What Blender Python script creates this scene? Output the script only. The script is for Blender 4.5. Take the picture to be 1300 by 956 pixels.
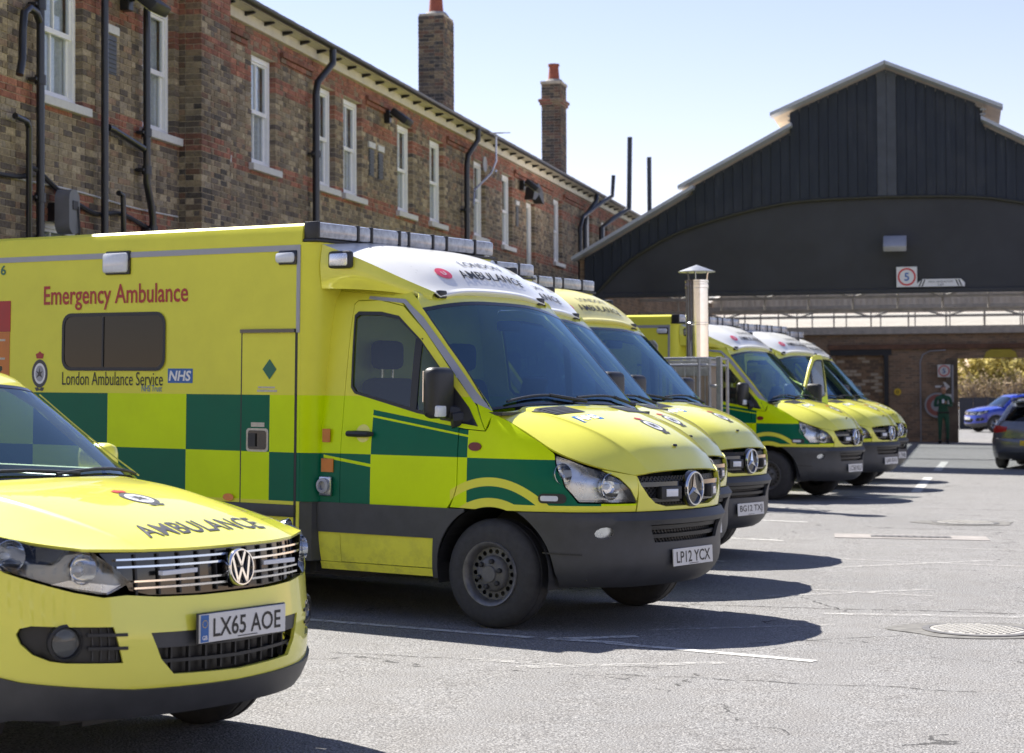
import bpy, bmesh, math, random
from math import sin, cos, pi, radians as R
from mathutils import Vector, Matrix
from mathutils.geometry import delaunay_2d_cdt
from mathutils.bvhtree import BVHTree
for o in list(bpy.data.objects): bpy.data.objects.remove(o)
SC = bpy.context.scene
COL = SC.collection
random.seed(7)

# ---------------------------------------------------------------- camera, sky, sun, exposure
EYE = 1.519                 # eye height above the ground at x = 0; +Y runs along the brick facade
PSI, ROLL, FPX = R(12.73), R(0.3), 2528.0
PITCH = math.atan((504.0 - 433.5) / FPX)
_F0 = Vector((-sin(PSI), cos(PSI), 0)); _R = Vector((cos(PSI), sin(PSI), 0)); _U0 = Vector((0, 0, 1))
_F = _F0 * cos(PITCH) + _U0 * sin(PITCH); _U = _U0 * cos(PITCH) - _F0 * sin(PITCH)
_R2 = _R * cos(ROLL) - _U * sin(ROLL); _U2 = _R * sin(ROLL) + _U * cos(ROLL)
cd = bpy.data.cameras.new('camera'); cam = bpy.data.objects.new('camera', cd); COL.objects.link(cam)
cam.matrix_world = Matrix(((_R2.x, _U2.x, -_F.x, 0), (_R2.y, _U2.y, -_F.y, 0), (_R2.z, _U2.z, -_F.z, EYE), (0, 0, 0, 1)))
cd.sensor_width = 36; cd.lens = FPX / 1300 * 36; cd.shift_y = -(478 - 433.5) / 1300
cd.clip_end = 3000; cd.clip_start = .1
cd.dof.use_dof = True; cd.dof.focus_distance = 11.2; cd.dof.aperture_fstop = 5.0
SC.camera = cam

SUN_AZ = Vector((-.805, .594)); SUN_EL = R(48)
w = bpy.data.worlds.new('World'); SC.world = w; w.use_nodes = True
wn = w.node_tree; bg = wn.nodes['Background']
sky = wn.nodes.new('ShaderNodeTexSky'); sky.sky_type = 'NISHITA'; sky.sun_disc = False
sky.sun_elevation = SUN_EL; sky.sun_rotation = math.atan2(SUN_AZ.x, SUN_AZ.y)
sky.air_density = 1.0; sky.dust_density = .1; sky.ozone_density = 1.6; sky.altitude = 20
tint = wn.nodes.new('ShaderNodeMix'); tint.data_type = 'RGBA'; tint.blend_type = 'MULTIPLY'; tint.inputs[0].default_value = 1; tint.inputs[7].default_value = (1.14, .905, .96, 1)   # white balance
wn.links.new(sky.outputs[0], tint.inputs[6]); wn.links.new(tint.outputs[2], bg.inputs[0]); bg.inputs[1].default_value = .06
sl = bpy.data.lights.new('sun', 'SUN'); sl.energy = 4.2; sl.angle = R(.53); sl.color = (1, .955, .88)
so = bpy.data.objects.new('sun', sl); COL.objects.link(so)
so.rotation_euler = Vector((-SUN_AZ.x * cos(SUN_EL), -SUN_AZ.y * cos(SUN_EL), -sin(SUN_EL))).to_track_quat('-Z', 'Y').to_euler()
so.location = (-20, 20, 30)
SC.view_settings.view_transform = 'Standard'; SC.view_settings.look = 'None'
SC.view_settings.exposure = 1.58; SC.view_settings.gamma = 1; SC.view_settings.use_curve_mapping = False

SLOPE = .0145
TILT = math.atan(SLOPE)
def gz(x): return -SLOPE * x
def rig(x, y, deg):
    return Matrix.Translation((x, y, gz(x))) @ Matrix.Rotation(TILT, 4, 'Y') @ Matrix.Rotation(R(deg), 4, 'Z')

# ---------------------------------------------------------------- materials
class NT:
    def __init__(s, name):
        s.m = bpy.data.materials.new(name); s.m.use_nodes = True; s.t = s.m.node_tree
        s.b = s.t.nodes['Principled BSDF']; s.out = s.t.nodes['Material Output']
    def n(s, typ, **kw):
        nd = s.t.nodes.new('ShaderNode' + typ)
        for k, v in kw.items(): setattr(nd, k, v)
        return nd
    def put(s, sock, v):
        if isinstance(v, bpy.types.NodeSocket): s.t.links.new(v, sock)
        elif v is not None: sock.default_value = v
    def m_(s, op, a, b=None, c=None):
        nd = s.n('Math', operation=op)
        for i, v in enumerate((a, b, c)): s.put(nd.inputs[i], v)
        return nd.outputs[0]
    def lt(s, a, b): return s.m_('LESS_THAN', a, b)
    def gt(s, a, b): return s.m_('GREATER_THAN', a, b)
    def an(s, *a):
        r = a[0]
        for x in a[1:]: r = s.m_('MULTIPLY', r, x)
        return r
    def orr(s, *a):
        r = a[0]
        for x in a[1:]: r = s.m_('MAXIMUM', r, x)
        return r
    def mix(s, f, a, b, bt='MIX'):
        nd = s.n('Mix', data_type='RGBA', blend_type=bt)
        s.put(nd.inputs[0], f)
        for i, v in ((6, a), (7, b)):
            s.put(nd.inputs[i], (*v, 1) if isinstance(v, tuple) and len(v) == 3 else v)
        return nd.outputs[2]
    def noise(s, scale, detail=4, rough=.6, co=None):
        nd = s.n('TexNoise'); nd.inputs['Scale'].default_value = scale; nd.inputs['Detail'].default_value = detail
        nd.inputs['Roughness'].default_value = rough
        if co is not None: s.t.links.new(co, nd.inputs['Vector'])
        return nd.outputs[0]
    def ramp(s, f, stops):
        nd = s.n('ValToRGB'); cr = nd.color_ramp
        while len(cr.elements) < len(stops): cr.elements.new(.5)
        for e, (p, c) in zip(cr.elements, stops): e.position = p; e.color = (*c, 1) if isinstance(c, tuple) else (c, c, c, 1)
        s.t.links.new(f, nd.inputs[0]); return nd.outputs[0]
    def oco(s):
        return s.n('TexCoord').outputs['Object']
    def gco(s):
        return s.n('NewGeometry').outputs['Position']
    def bump(s, h, strength=.3, dist=.01):
        nd = s.n('Bump'); nd.inputs['Strength'].default_value = strength; nd.inputs['Distance'].default_value = dist
        s.t.links.new(h, nd.inputs['Height']); s.t.links.new(nd.outputs[0], s.b.inputs['Normal'])
    def base(s, c): s.put(s.b.inputs['Base Color'], (*c, 1) if isinstance(c, tuple) else c)
    def set(s, rough=None, metal=None, coat=None, spec=None):
        if rough is not None: s.put(s.b.inputs['Roughness'], rough)
        if metal is not None: s.b.inputs['Metallic'].default_value = metal
        if coat: s.b.inputs['Coat Weight'].default_value = coat; s.b.inputs['Coat Roughness'].default_value = .04
        if spec is not None: s.b.inputs['Specular IOR Level'].default_value = spec

MATS = {}
def mat(name, col, rough=.5, metal=0, coat=0, spec=.5, var=.12, vs=6, bump=0, bs=60):
    if name in MATS: return MATS[name]
    k = NT(name); g = k.gco()
    nz = k.noise(vs, 5, .62, g)
    f = k.ramp(nz, [(.3, 1 - var), (.7, 1 + var * .6)])
    k.base(k.mix(1.0, col, f, 'MULTIPLY'))
    rr = k.m_('MULTIPLY_ADD', nz, .16, rough - .08)
    k.set(rr, metal, coat, spec)
    if bump: k.bump(k.noise(bs, 4, .6, g), bump, .004)
    MATS[name] = k.m
    return k.m

YEL, LIME, GREEN = (.82, .79, .085), (.68, .88, .001), (.002, .135, .072)
def glass(name, tint, f0=.06, rough=0.0, gcol=(1, 1, 1)):
    k = NT(name); t = k.t
    tr = k.n('BsdfTransparent'); tr.inputs[0].default_value = (*tint, 1)
    gl = k.n('BsdfGlossy'); gl.inputs['Roughness'].default_value = rough; gl.inputs['Color'].default_value = (*gcol, 1)
    lw = k.n('LayerWeight'); lw.inputs[0].default_value = .5
    fr = k.m_('MULTIPLY_ADD', k.m_('POWER', lw.outputs['Facing'], 5.0), 1 - f0, f0)
    mx = k.n('MixShader'); t.links.new(fr, mx.inputs[0]); t.links.new(tr.outputs[0], mx.inputs[1]); t.links.new(gl.outputs[0], mx.inputs[2])
    t.links.new(mx.outputs[0], k.out.inputs[0]); MATS[name] = k.m
    return k.m

mat('yellow_paint', YEL, .34, coat=1.0, var=.05, vs=3)
mat('white_paint', (.78, .78, .74), .32, coat=.4, var=.05)
mat('black_plastic', (.022, .023, .025), .48, var=.25, bump=.06, bs=400)
mat('bumper_plastic', (.052, .054, .058), .5, var=.2, vs=9, bump=.08, bs=300)
mat('gloss_black', (.008, .008, .009), .12, coat=.5)
mat('rubber', (.042, .042, .044), .78, var=.3, vs=25)
mat('tyre_wall', (.02, .02, .021), .7, var=.3, vs=18)
mat('steel_black', (.11, .11, .113), .5, metal=.2, var=.3, vs=14)
mat('chrome', (.78, .79, .8), .09, metal=1, var=.04)
mat('reflector', (.74, .76, .79), .28, metal=.75, var=.15, vs=14)
mat('alloy', (.55, .56, .58), .28, metal=1, var=.08)
mat('strip_grey', (.36, .37, .41), .35, var=.06)
mat('lamp_white', (.72, .75, .8), .12, coat=.6, var=.06, vs=40)
mat('lamp_amber', (.75, .2, .01), .2, coat=.5)
mat('lamp_red', (.42, .012, .012), .15, coat=.6)
mat('decal_black', (.012, .012, .013), .45)
mat('decal_grey', (.06, .06, .063), .45)
mat('decal_red', (.42, .018, .012), .4)
mat('decal_blue', (.02, .13, .42), .4)
mat('decal_white', (.8, .8, .8), .4, var=.03)
mat('decal_green', GREEN, .35)
mat('decal_pink', (.75, .08, .14), .4)
mat('decal_orange', (.62, .2, .03), .45)
mat('sticker', (.6, .55, .45), .5, var=.2, vs=60)
mat('plate_white', (.72, .72, .7), .35, var=.04)
mat('seat_fabric', (.025, .027, .03), .85)
mat('cab_trim', (.05, .05, .052), .7)
mat('cab_wall', (.14, .145, .15), .6)
glass('windscreen_glass', (.30, .44, .57), .15, 0, (.55, .82, 1))
glass('side_glass', (.42, .47, .47), .06)
glass('dark_glass', (.03, .033, .035), .035)
glass('lens_clear', (.94, .96, .97), .04)

# ---------------------------------------------------------------- mesh helpers
def tag(o, label=None, cat=None, group=None, kind=None):
    for k, v in (('label', label), ('category', cat), ('group', group), ('kind', kind)):
        if v: o[k] = v
    return o
def empty(name, M=None):
    o = bpy.data.objects.new(name, None); COL.objects.link(o); o.empty_display_size = .2
    if M is not None: o.matrix_world = M
    return o
def M_(m): return MATS[m] if isinstance(m, str) else m
def mesh(name, V, F, m, smooth=False, sharp=35):
    me = bpy.data.meshes.new(name); me.from_pydata([tuple(v) for v in V], [], F)
    ms = m if isinstance(m, (list, tuple)) else [m]
    for x in ms: me.materials.append(M_(x))
    if smooth:
        me.polygons.foreach_set('use_smooth', [True] * len(me.polygons))
        try: me.set_sharp_from_angle(angle=R(sharp))
        except Exception: pass
    return me
def link(name, me, parent=None, M=None):
    o = bpy.data.objects.new(name, me); COL.objects.link(o)
    if parent is not None: o.parent = parent
    if M is not None: o.matrix_local = M
    return o
def copy_tree(o, parent=None):
    c = o.copy(); COL.objects.link(c)
    if parent is not None: c.parent = parent
    for ch in list(o.children): copy_tree(ch, c)
    return c

class MB:
    def __init__(s): s.V = []; s.F = []
    def add(s, V, F, M=None):
        n = len(s.V)
        s.V += [M @ Vector(v) for v in V] if M is not None else [Vector(v) for v in V]
        s.F += [tuple(i + n for i in f) for f in F]
        return s
    def box(s, x0, x1, y0, y1, z0, z1, bev=0, M=None, seg=2):
        if not bev:
            V = [(x, y, z) for x in (x0, x1) for y in (y0, y1) for z in (z0, z1)]
            F = [(0, 1, 3, 2), (4, 6, 7, 5), (0, 4, 5, 1), (2, 3, 7, 6), (0, 2, 6, 4), (1, 5, 7, 3)]
            return s.add(V, F, M)
        bm = bmesh.new(); bmesh.ops.create_cube(bm, size=1)
        for v in bm.verts:
            v.co = Vector(((x0 + x1) / 2 + v.co.x * (x1 - x0), (y0 + y1) / 2 + v.co.y * (y1 - y0), (z0 + z1) / 2 + v.co.z * (z1 - z0)))
        bmesh.ops.bevel(bm, geom=list(bm.edges), offset=bev, segments=seg, affect='EDGES', profile=.5)
        bm.verts.index_update()
        s.add([v.co.copy() for v in bm.verts], [tuple(v.index for v in f.verts) for f in bm.faces], M); bm.free()
        return s
    def lathe(s, prof, c=(0, 0, 0), axis='z', n=24, M=None, cap=True):
        V = []; F = []
        for (r, h) in prof:
            for i in range(n):
                a = 2 * pi * i / n; p = (r * cos(a), r * sin(a), h)
                if axis == 'y': p = (p[0], h, p[1])
                elif axis == 'x': p = (h, p[0], p[1])
                V.append((p[0] + c[0], p[1] + c[1], p[2] + c[2]))
        for k in range(len(prof) - 1):
            for i in range(n):
                j = (i + 1) % n; a, b = k * n, (k + 1) * n
                F.append((a + i, a + j, b + j, b + i) if axis != 'y' else (a + j, a + i, b + i, b + j))
        for k, rev in ((0, True), (len(prof) - 1, False)):
            if cap and prof[k][0] > 1e-4:
                f = [k * n + i for i in range(n)]
                F.append(tuple(f[::-1] if rev == (axis != 'y') else f))
        return s.add(V, F, M)
    def tube(s, pts, r, n=8, cap=True, M=None):
        P = [Vector(p) for p in pts]; V = []; F = []; up = None
        for i, p in enumerate(P):
            t = (P[min(i + 1, len(P) - 1)] - P[max(i - 1, 0)]).normalized()
            if up is None: up = t.orthogonal().normalized()
            up = (up - t * up.dot(t)).normalized(); b = t.cross(up)
            rr = r[i] if isinstance(r, (list, tuple)) else r
            V += [p + (up * cos(2 * pi * k / n) + b * sin(2 * pi * k / n)) * rr for k in range(n)]
        for i in range(len(P) - 1):
            for k in range(n):
                j = (k + 1) % n; F.append((i * n + k, i * n + j, i * n + n + j, i * n + n + k))
        if cap: F.append(tuple(range(n))[::-1]); F.append(tuple(len(V) - n + k for k in range(n)))
        return s.add(V, F, M)
    def prism(s, poly, f, d0, d1, M=None):
        """extrude a 2D polygon; f(u, v, d) -> point"""
        n = len(poly); V = [f(u, v, d0) for u, v in poly] + [f(u, v, d1) for u, v in poly]
        F = [tuple(range(n))[::-1], tuple(range(n, 2 * n))] + [(i, (i + 1) % n, n + (i + 1) % n, n + i) for i in range(n)]
        return s.add(V, F, M)
    def build(s, name, m, parent=None, smooth=False, sharp=35, fix=True):
        me = mesh(name, s.V, s.F, m, smooth, sharp)
        if fix:
            bm = bmesh.new(); bm.from_mesh(me); bmesh.ops.recalc_face_normals(bm, faces=bm.faces); bm.to_mesh(me); bm.free()
            if smooth: me.set_sharp_from_angle(angle=R(sharp))
        return link(name, me, parent)

def cbox(c, d, **k): return (c[0] - d[0] / 2, c[0] + d[0] / 2, c[1] - d[1] / 2, c[1] + d[1] / 2, c[2] - d[2] / 2, c[2] + d[2] / 2)
def inside(p, poly):
    c = False; n = len(poly); x, y = p
    for i in range(n):
        x1, y1 = poly[i]; x2, y2 = poly[i - 1]
        if (y1 > y) != (y2 > y) and x < (x2 - x1) * (y - y1) / (y2 - y1) + x1: c = not c
    return c
def densify(poly, st):
    o = []
    for i, p in enumerate(poly):
        q = poly[(i + 1) % len(poly)]; L = math.hypot(q[0] - p[0], q[1] - p[1]); k = max(1, int(L / st + .5))
        o += [(p[0] + (q[0] - p[0]) * j / k, p[1] + (q[1] - p[1]) * j / k) for j in range(k)]
    return o
def fill(outer, holes=(), st=.06):
    outer = densify(outer, st); holes = [densify(h, st) for h in holes]
    V = []; E = []
    for loop in [outer] + holes:
        n = len(V); V += [Vector(p) for p in loop]; E += [(n + i, n + (i + 1) % len(loop)) for i in range(len(loop))]
    xs = [p[0] for p in outer]; ys = [p[1] for p in outer]
    x = min(xs) + st * .6
    bnd = [Vector(p) for p in outer] + [Vector(p) for h in holes for p in h]
    while x < max(xs):
        y = min(ys) + st * .6
        while y < max(ys):
            if inside((x, y), outer) and not any(inside((x, y), h) for h in holes):
                pv = Vector((x, y))
                if min((pv - b).length_squared for b in bnd) > (st * .45) ** 2: V.append(pv)
            y += st
        x += st
    r = delaunay_2d_cdt(V, E, [], 0, 1e-6)
    VV = [tuple(v) for v in r[0]]
    FF = []
    for f in r[2]:
        c = (sum(VV[i][0] for i in f) / len(f), sum(VV[i][1] for i in f) / len(f))
        if inside(c, outer) and not any(inside(c, h) for h in holes): FF.append(tuple(f))
    return VV, FF
def drape(outer, f, holes=(), st=.06, thick=.012, off=0.0, flip=False):
    """flat outline -> panel lying on the surface f(u, v), with thickness"""
    V2, F2 = fill(outer, holes, st); e = 1e-3; P = []; N = []
    for (u, v) in V2:
        p = Vector(f(u, v)); a = Vector(f(u + e, v)) - Vector(f(u - e, v)); b = Vector(f(u, v + e)) - Vector(f(u, v - e))
        n = a.cross(b); n = n.normalized() if n.length > 1e-12 else Vector((0, 0, 1))
        if flip: n = -n
        P.append(p + n * off); N.append(n)
    mb = MB(); n = len(P)
    F = []
    for t in F2:
        a, b, c = (P[i] for i in t)
        nn = (b - a).cross(c - a)
        F.append(t if nn.dot(N[t[0]]) >= 0 else t[::-1])
    ed = {}
    for t in F:
        for i in range(3):
            a, b = t[i], t[(i + 1) % 3]
            if (b, a) in ed: ed.pop((b, a))
            else: ed[(a, b)] = 1
    if thick:
        F = F + [tuple(i + n for i in t[::-1]) for t in F] + [(b, a, a + n, b + n) for (a, b) in ed]
        P = P + [p - q * thick for p, q in zip(P, N)]
    return mb.add(P, F)
def cr(p0, p1, p2, p3, t):
    return (p1 * 2 + (p2 - p0) * t + (p0 * 2 - p1 * 5 + p2 * 4 - p3) * t * t + (p1 * 3 - p0 - p2 * 3 + p3) * t * t * t) * .5
def crv(P, t):
    n = len(P); i = max(0, min(n - 2, int(math.floor(t)))); t -= i
    a = P[i - 1] if i > 0 else P[0] * 2 - P[1]; d = P[i + 2] if i + 2 < n else P[-1] * 2 - P[-2]
    return cr(a, P[i], P[i + 1], d, t)
def patch(rows):
    rows = [[Vector(p) for p in r] for r in rows]
    return lambda u, v: crv([crv(r, v) for r in rows], u)
def symm(row):   # half row from y = 0 outwards -> full row, left to right
    return [(x, -y, z) for (x, y, z) in row[:0:-1]] + list(row)
def rect(u0, u1, v0, v1): return [(u0, v0), (u1, v0), (u1, v1), (u0, v1)]
def rrect(x0, x1, y0, y1, r, n=5):
    P = []
    for cx, cy, a0 in ((x1 - r, y1 - r, 0), (x0 + r, y1 - r, 90), (x0 + r, y0 + r, 180), (x1 - r, y0 + r, 270)):
        P += [(cx + r * cos(R(a0 + 90 * i / n)), cy + r * sin(R(a0 + 90 * i / n))) for i in range(n + 1)]
    return P
def circ(x, y, r, n=20, ry=None): return [(x + r * cos(2 * pi * i / n), y + (ry or r) * sin(2 * pi * i / n)) for i in range(n)]
def table(T):
    def f(z):
        n = len(T)
        if z <= T[0][0]: return T[0][1]
        if z >= T[-1][0]: return T[-1][1]
        for i in range(n - 1):
            if z <= T[i + 1][0]: break
        d = lambda k: (T[min(k + 1, n - 1)][1] - T[max(k - 1, 0)][1]) / (T[min(k + 1, n - 1)][0] - T[max(k - 1, 0)][0])
        h = T[i + 1][0] - T[i][0]; t = (z - T[i][0]) / h; a, b = T[i][1], T[i + 1][1]; m0, m1 = d(i) * h, d(i + 1) * h
        lim = 3 * (b - a)
        if (b - a) == 0: m0 = m1 = 0
        else:
            if m0 * lim < 0: m0 = 0
            if m1 * lim < 0: m1 = 0
            if abs(m0) > abs(lim): m0 = lim
            if abs(m1) > abs(lim): m1 = lim
        return a * (2 * t ** 3 - 3 * t * t + 1) + m0 * (t ** 3 - 2 * t * t + t) + b * (3 * t * t - 2 * t ** 3) + m1 * (t ** 3 - t * t)
    return f
class Wrap:
    """outer skin of a vehicle: at each height z a plan curve from the nose centre (q = 0) round the corner (|q| = 1) along the side"""
    def __init__(s, xf, wd, a, n=2.3): s.xf, s.w, s.a, s.n = table(xf), table(wd), a, n
    def __call__(s, q, z):
        sg = -1 if q < 0 else 1; q = abs(q); xf, w = s.xf(z), s.w(z); e = 2 / s.n
        if q >= 1: return Vector((xf - s.a - (q - 1), sg * w, z))
        th = q * pi / 2
        return Vector((xf - s.a + s.a * max(cos(th), 0) ** e, sg * w * max(sin(th), 0) ** e, z))
    def qx(s, x, z, sg=1):
        xf = s.xf(z); t = (x - xf + s.a) / s.a
        if t <= 0: return sg * (1 + (xf - s.a - x))
        return sg * math.acos(min(1, t) ** (s.n / 2)) * 2 / pi
    def qy(s, y, z):
        w = s.w(z); return (1 if y >= 0 else -1) * math.asin(min(1, abs(y) / w) ** (s.n / 2)) * 2 / pi
    def X(s, sg):   # (x, z) -> point on one side
        return lambda x, z: s(s.qx(x, z, sg), z)
    def Y(s): return lambda y, z: s(s.qy(y, z), z)

TXT = {}
def text2d(body, size=1.0, ax='CENTER', sx=1.0, bold=0.0):
    c = bpy.data.curves.new('t', 'FONT'); c.body = body; c.size = size; c.align_x = ax; c.align_y = 'CENTER'; c.offset = bold; c.resolution_u = 3
    o = bpy.data.objects.new('t', c); COL.objects.link(o)
    me = bpy.data.meshes.new_from_object(o)
    V = [(v.co.x * sx, v.co.y) for v in me.vertices]; F = [tuple(p.vertices) for p in me.polygons]
    bpy.data.objects.remove(o); bpy.data.meshes.remove(me); bpy.data.curves.remove(c)
    return V, F
def fit2d(VF, w=None, h=None):
    V, F = VF; xs = [v[0] for v in V]; ys = [v[1] for v in V]; W, H = max(xs) - min(xs), max(ys) - min(ys)
    sx = w / W if w else h / H; sy = h / H if h else sx; cx, cy = (max(xs) + min(xs)) / 2, (max(ys) + min(ys)) / 2
    return [((x - cx) * sx, (y - cy) * sy) for x, y in V], F
def flat(VF, f): return MB().add([f(u, v) for u, v in VF[0]], VF[1])
def bvh(mbs):
    V = []; F = []
    for m in mbs:
        n = len(V); V += m.V; F += [tuple(i + n for i in f) for f in m.F]
    return BVHTree.FromPolygons(V, F)
def project(VF, f, d, tree, off=.003):
    d = Vector(d); P = []
    for u, v in VF[0]:
        h = tree.ray_cast(Vector(f(u, v)), d)
        P.append((h[0] if h[0] is not None else Vector(f(u, v))) - d.normalized() * off)
    return MB().add(P, VF[1])
def poly2d(outer, holes=(), st=.08): return fill(outer, holes, st)

# ================================================================ GROUND
def ground_mat():
    k = NT('asphalt'); g = k.gco()
    big = k.noise(.35, 5, .6, g); mid = k.noise(3.2, 5, .65, g); fine = k.noise(95, 3, .7, g)
    vo = k.n('TexVoronoi'); vo.inputs['Scale'].default_value = 85; k.t.links.new(g, vo.inputs['Vector'])
    c = k.ramp(big, [(.3, (.195, .193, .192)), (.55, (.238, .234, .23)), (.75, (.21, .206, .203))])
    c = k.mix(k.ramp(mid, [(.42, 0.0), (.62, .5)]), c, (.19, .18, .17))
    c = k.mix(k.ramp(fine, [(.38, .95), (.52, 0.0)]), c, (.06, .058, .056))
    c = k.mix(k.ramp(fine, [(.56, 0.0), (.68, .85)]), c, (.5, .49, .475))
    cv = k.n('TexVoronoi', feature='DISTANCE_TO_EDGE'); cv.inputs['Scale'].default_value = .33
    wr = k.n('Mapping'); k.t.links.new(g, wr.inputs[0])
    nz2 = k.n('TexNoise'); nz2.inputs['Scale'].default_value = 1.7; nz2.inputs['Detail'].default_value = 6; k.t.links.new(g, nz2.inputs['Vector'])
    ad = k.n('MixRGB', blend_type='ADD'); ad.inputs[0].default_value = .9; k.t.links.new(g, ad.inputs[1]); k.t.links.new(nz2.outputs['Color'], ad.inputs[2])
    k.t.links.new(ad.outputs[0], cv.inputs['Vector'])
    crack = k.an(k.lt(cv.outputs['Distance'], .0035), k.gt(mid, .52))
    c = k.mix(k.m_('MULTIPLY', crack, .8), c, (.03, .03, .03))
    st = k.noise(.9, 6, .75, g)
    c = k.mix(k.ramp(st, [(.63, 0.0), (.74, .35)]), c, (.10, .095, .09))
    k.base(c); k.set(.88, spec=.3)
    k.bump(k.m_('ADD', fine, k.m_('MULTIPLY', vo.outputs['Distance'], .8)), .55, .012)
    return k.m
MATS['asphalt'] = ground_mat()
gx0, gx1, gy0, gy1 = -70, 160, -60, 520
gr = link('ground', mesh('ground', [(gx0, gy0, gz(gx0)), (gx1, gy0, gz(gx1)), (gx1, gy1, gz(gx1)), (gx0, gy1, gz(gx0))], [(0, 1, 2, 3)], 'asphalt'))
tag(gr, 'sun-bleached grey asphalt of the ambulance station yard', 'ground', kind='structure')

def line_mat(nm, stops, cc):
    k = NT(nm); g = k.gco()
    n1 = k.noise(14, 6, .75, g); n2 = k.noise(90, 3, .7, g)
    k.base(k.mix(k.ramp(n2, [(.3, .5), (.7, 0.0)]), cc, (.3, .3, .29))); k.set(.85, spec=.2)
    tr = k.n('BsdfTransparent'); mx = k.n('MixShader')
    f = k.ramp(k.m_('ADD', k.m_('MULTIPLY', n1, .7), k.m_('MULTIPLY', n2, .3)), stops)
    k.t.links.new(f, mx.inputs[0]); k.t.links.new(k.b.outputs[0], mx.inputs[1]); k.t.links.new(tr.outputs[0], mx.inputs[2])
    k.t.links.new(mx.outputs[0], k.out.inputs[0]); return k.m
MATS['worn_line_paint'] = line_mat('worn_line_paint', [(.40, .85), (.52, .0)], (.60, .59, .56))
MATS['faded_line_paint'] = line_mat('faded_line_paint', [(.46, .95), (.60, .25)], (.52, .51, .49))
def ground_strip(pts, wd, m, name, z=.004):
    """flat strip along a polyline on the yard"""
    P = [Vector((p[0], p[1])) for p in pts]; V = []; F = []
    for i, p in enumerate(P):
        t = (P[min(i + 1, len(P) - 1)] - P[max(i - 1, 0)]).normalized(); n = Vector((-t.y, t.x)) * wd * .5
        for q in (p + n, p - n): V.append((q.x, q.y, gz(q.x) + z))
        if i: F.append((2 * i - 2, 2 * i - 1, 2 * i + 1, 2 * i))
    return MB().add(V, F).build(name, m, gr)
def bay(x0, y0, L, a, wd=.085, m='worn_line_paint'):
    d = (cos(R(a)), sin(R(a))); ground_strip([(x0, y0), (x0 + d[0] * L * .5, y0 + d[1] * L * .5), (x0 + d[0] * L, y0 + d[1] * L)], wd, m, 'painted_line')
# bay lines run beside the ambulances; a zigzag of worn marks along the noses
for (x0, y0, L) in ((-8.6, 13.9, 6.3), (-8.2, 16.9, 6.2), (-8.1, 19.8, 6.3), (-8.1, 22.6, 6.6), (-7.9, 25.6, 6.4), (-7.9, 28.3, 6.3), (-7.2, 31.2, 6.3), (-7.2, 34.0, 6.2)):
    bay(x0, y0, L, -17.5)
for (x0, y0, L, a, wd) in ((-2.45, 11.97, .55, 32, .1), (-2.5, 12.0, .5, -12, .1), (-2.1, 11.88, 1.35, -20, .09), (-2.75, 10.95, .75, -8, .09), (-2.4, 10.7, 1.2, 25, .1), (-1.95, 12.6, 1.3, 30, .08),
                           (-1.5, 14.9, 1.6, 38, .1), (-1.3, 15.6, 1.1, -14, .08), (-1.1, 17.6, 1.8, 42, .1), (-1.6, 18.6, 2.6, -10, .09), (-.9, 20.3, 2.2, -8, .07), (-1.2, 22.0, 1.6, 30, .08), (-.6, 25.2, 1.6, -16, .09),
                           (.1, 28.6, 2.0, -14, .1), (1.1, 28.0, 2.4, -14, .12), (-.2, 31.9, 1.5, -14, .1), (.6, 16.8, 1.1, 24, .07), (.4, 17.8, .9, -12, .06), (-.95, 13.9, 1.5, 8, .12), (1.6, 31, 2.2, -10, .1)):
    bay(x0, y0, L, a, wd, 'faded_line_paint' if (y0 > 12.2 or y0 < 11.5) else 'worn_line_paint')
for (y0, y1, x) in ((31.5, 37.2, -.72), (40.5, 46, -.5)):
    ground_strip([(x, y0), (x + .05, (y0 + y1) / 2), (x + .1, y1)], .16, 'worn_line_paint', 'painted_line')
def joint_mat():
    k = NT('tar_joint'); g = k.gco(); k.base((.045, .043, .04)); k.set(.9)
    tr = k.n('BsdfTransparent'); mx = k.n('MixShader')
    k.t.links.new(k.ramp(k.noise(9, 5, .8, g), [(.42, 1.0), (.55, .25)]), mx.inputs[0])
    k.t.links.new(k.b.outputs[0], mx.inputs[1]); k.t.links.new(tr.outputs[0], mx.inputs[2]); k.t.links.new(mx.outputs[0], k.out.inputs[0]); return k.m
MATS['tar_joint'] = joint_mat()
rj = random.Random(3)
def joint(p0, p1, wd, n=14, amp=.03):
    ground_strip([(p0[0] + (p1[0] - p0[0]) * i / n + rj.uniform(-amp, amp), p0[1] + (p1[1] - p0[1]) * i / n + rj.uniform(-amp, amp)) for i in range(n + 1)], wd, 'tar_joint', 'crack', .003)
for a in (((-2.0, 14.2), (6, 14.6), .03), ((-1.0, 22.9), (6, 23.4), .035), ((-1.9, 10.6), (.1, 10.5), .022), ((-1.4, 10.75), (-1.45, 10.3), .02), ((-1.2, 15.0), (-.8, 14.1), .02), ((-1.3, 12.1), (-.4, 12.8), .02),
          ((.55, 11.8), (1.0, 12.6), .022), ((-.5, 27), (6, 27.6), .04), ((1.6, 9), (2.4, 40), .03), ((-3.6, 11.0), (-1.6, 10.9), .02)):
    joint(*a)
mat('cast_iron', (.16, .155, .15), .6, metal=.5, var=.3, vs=20, bump=.3, bs=90)
mat('concrete_old', (.33, .32, .3), .9, var=.2, vs=8, bump=.3)
mat('concrete_rough', (.15, .145, .135), .95, var=.4, vs=10, bump=.6, bs=40)
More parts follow.
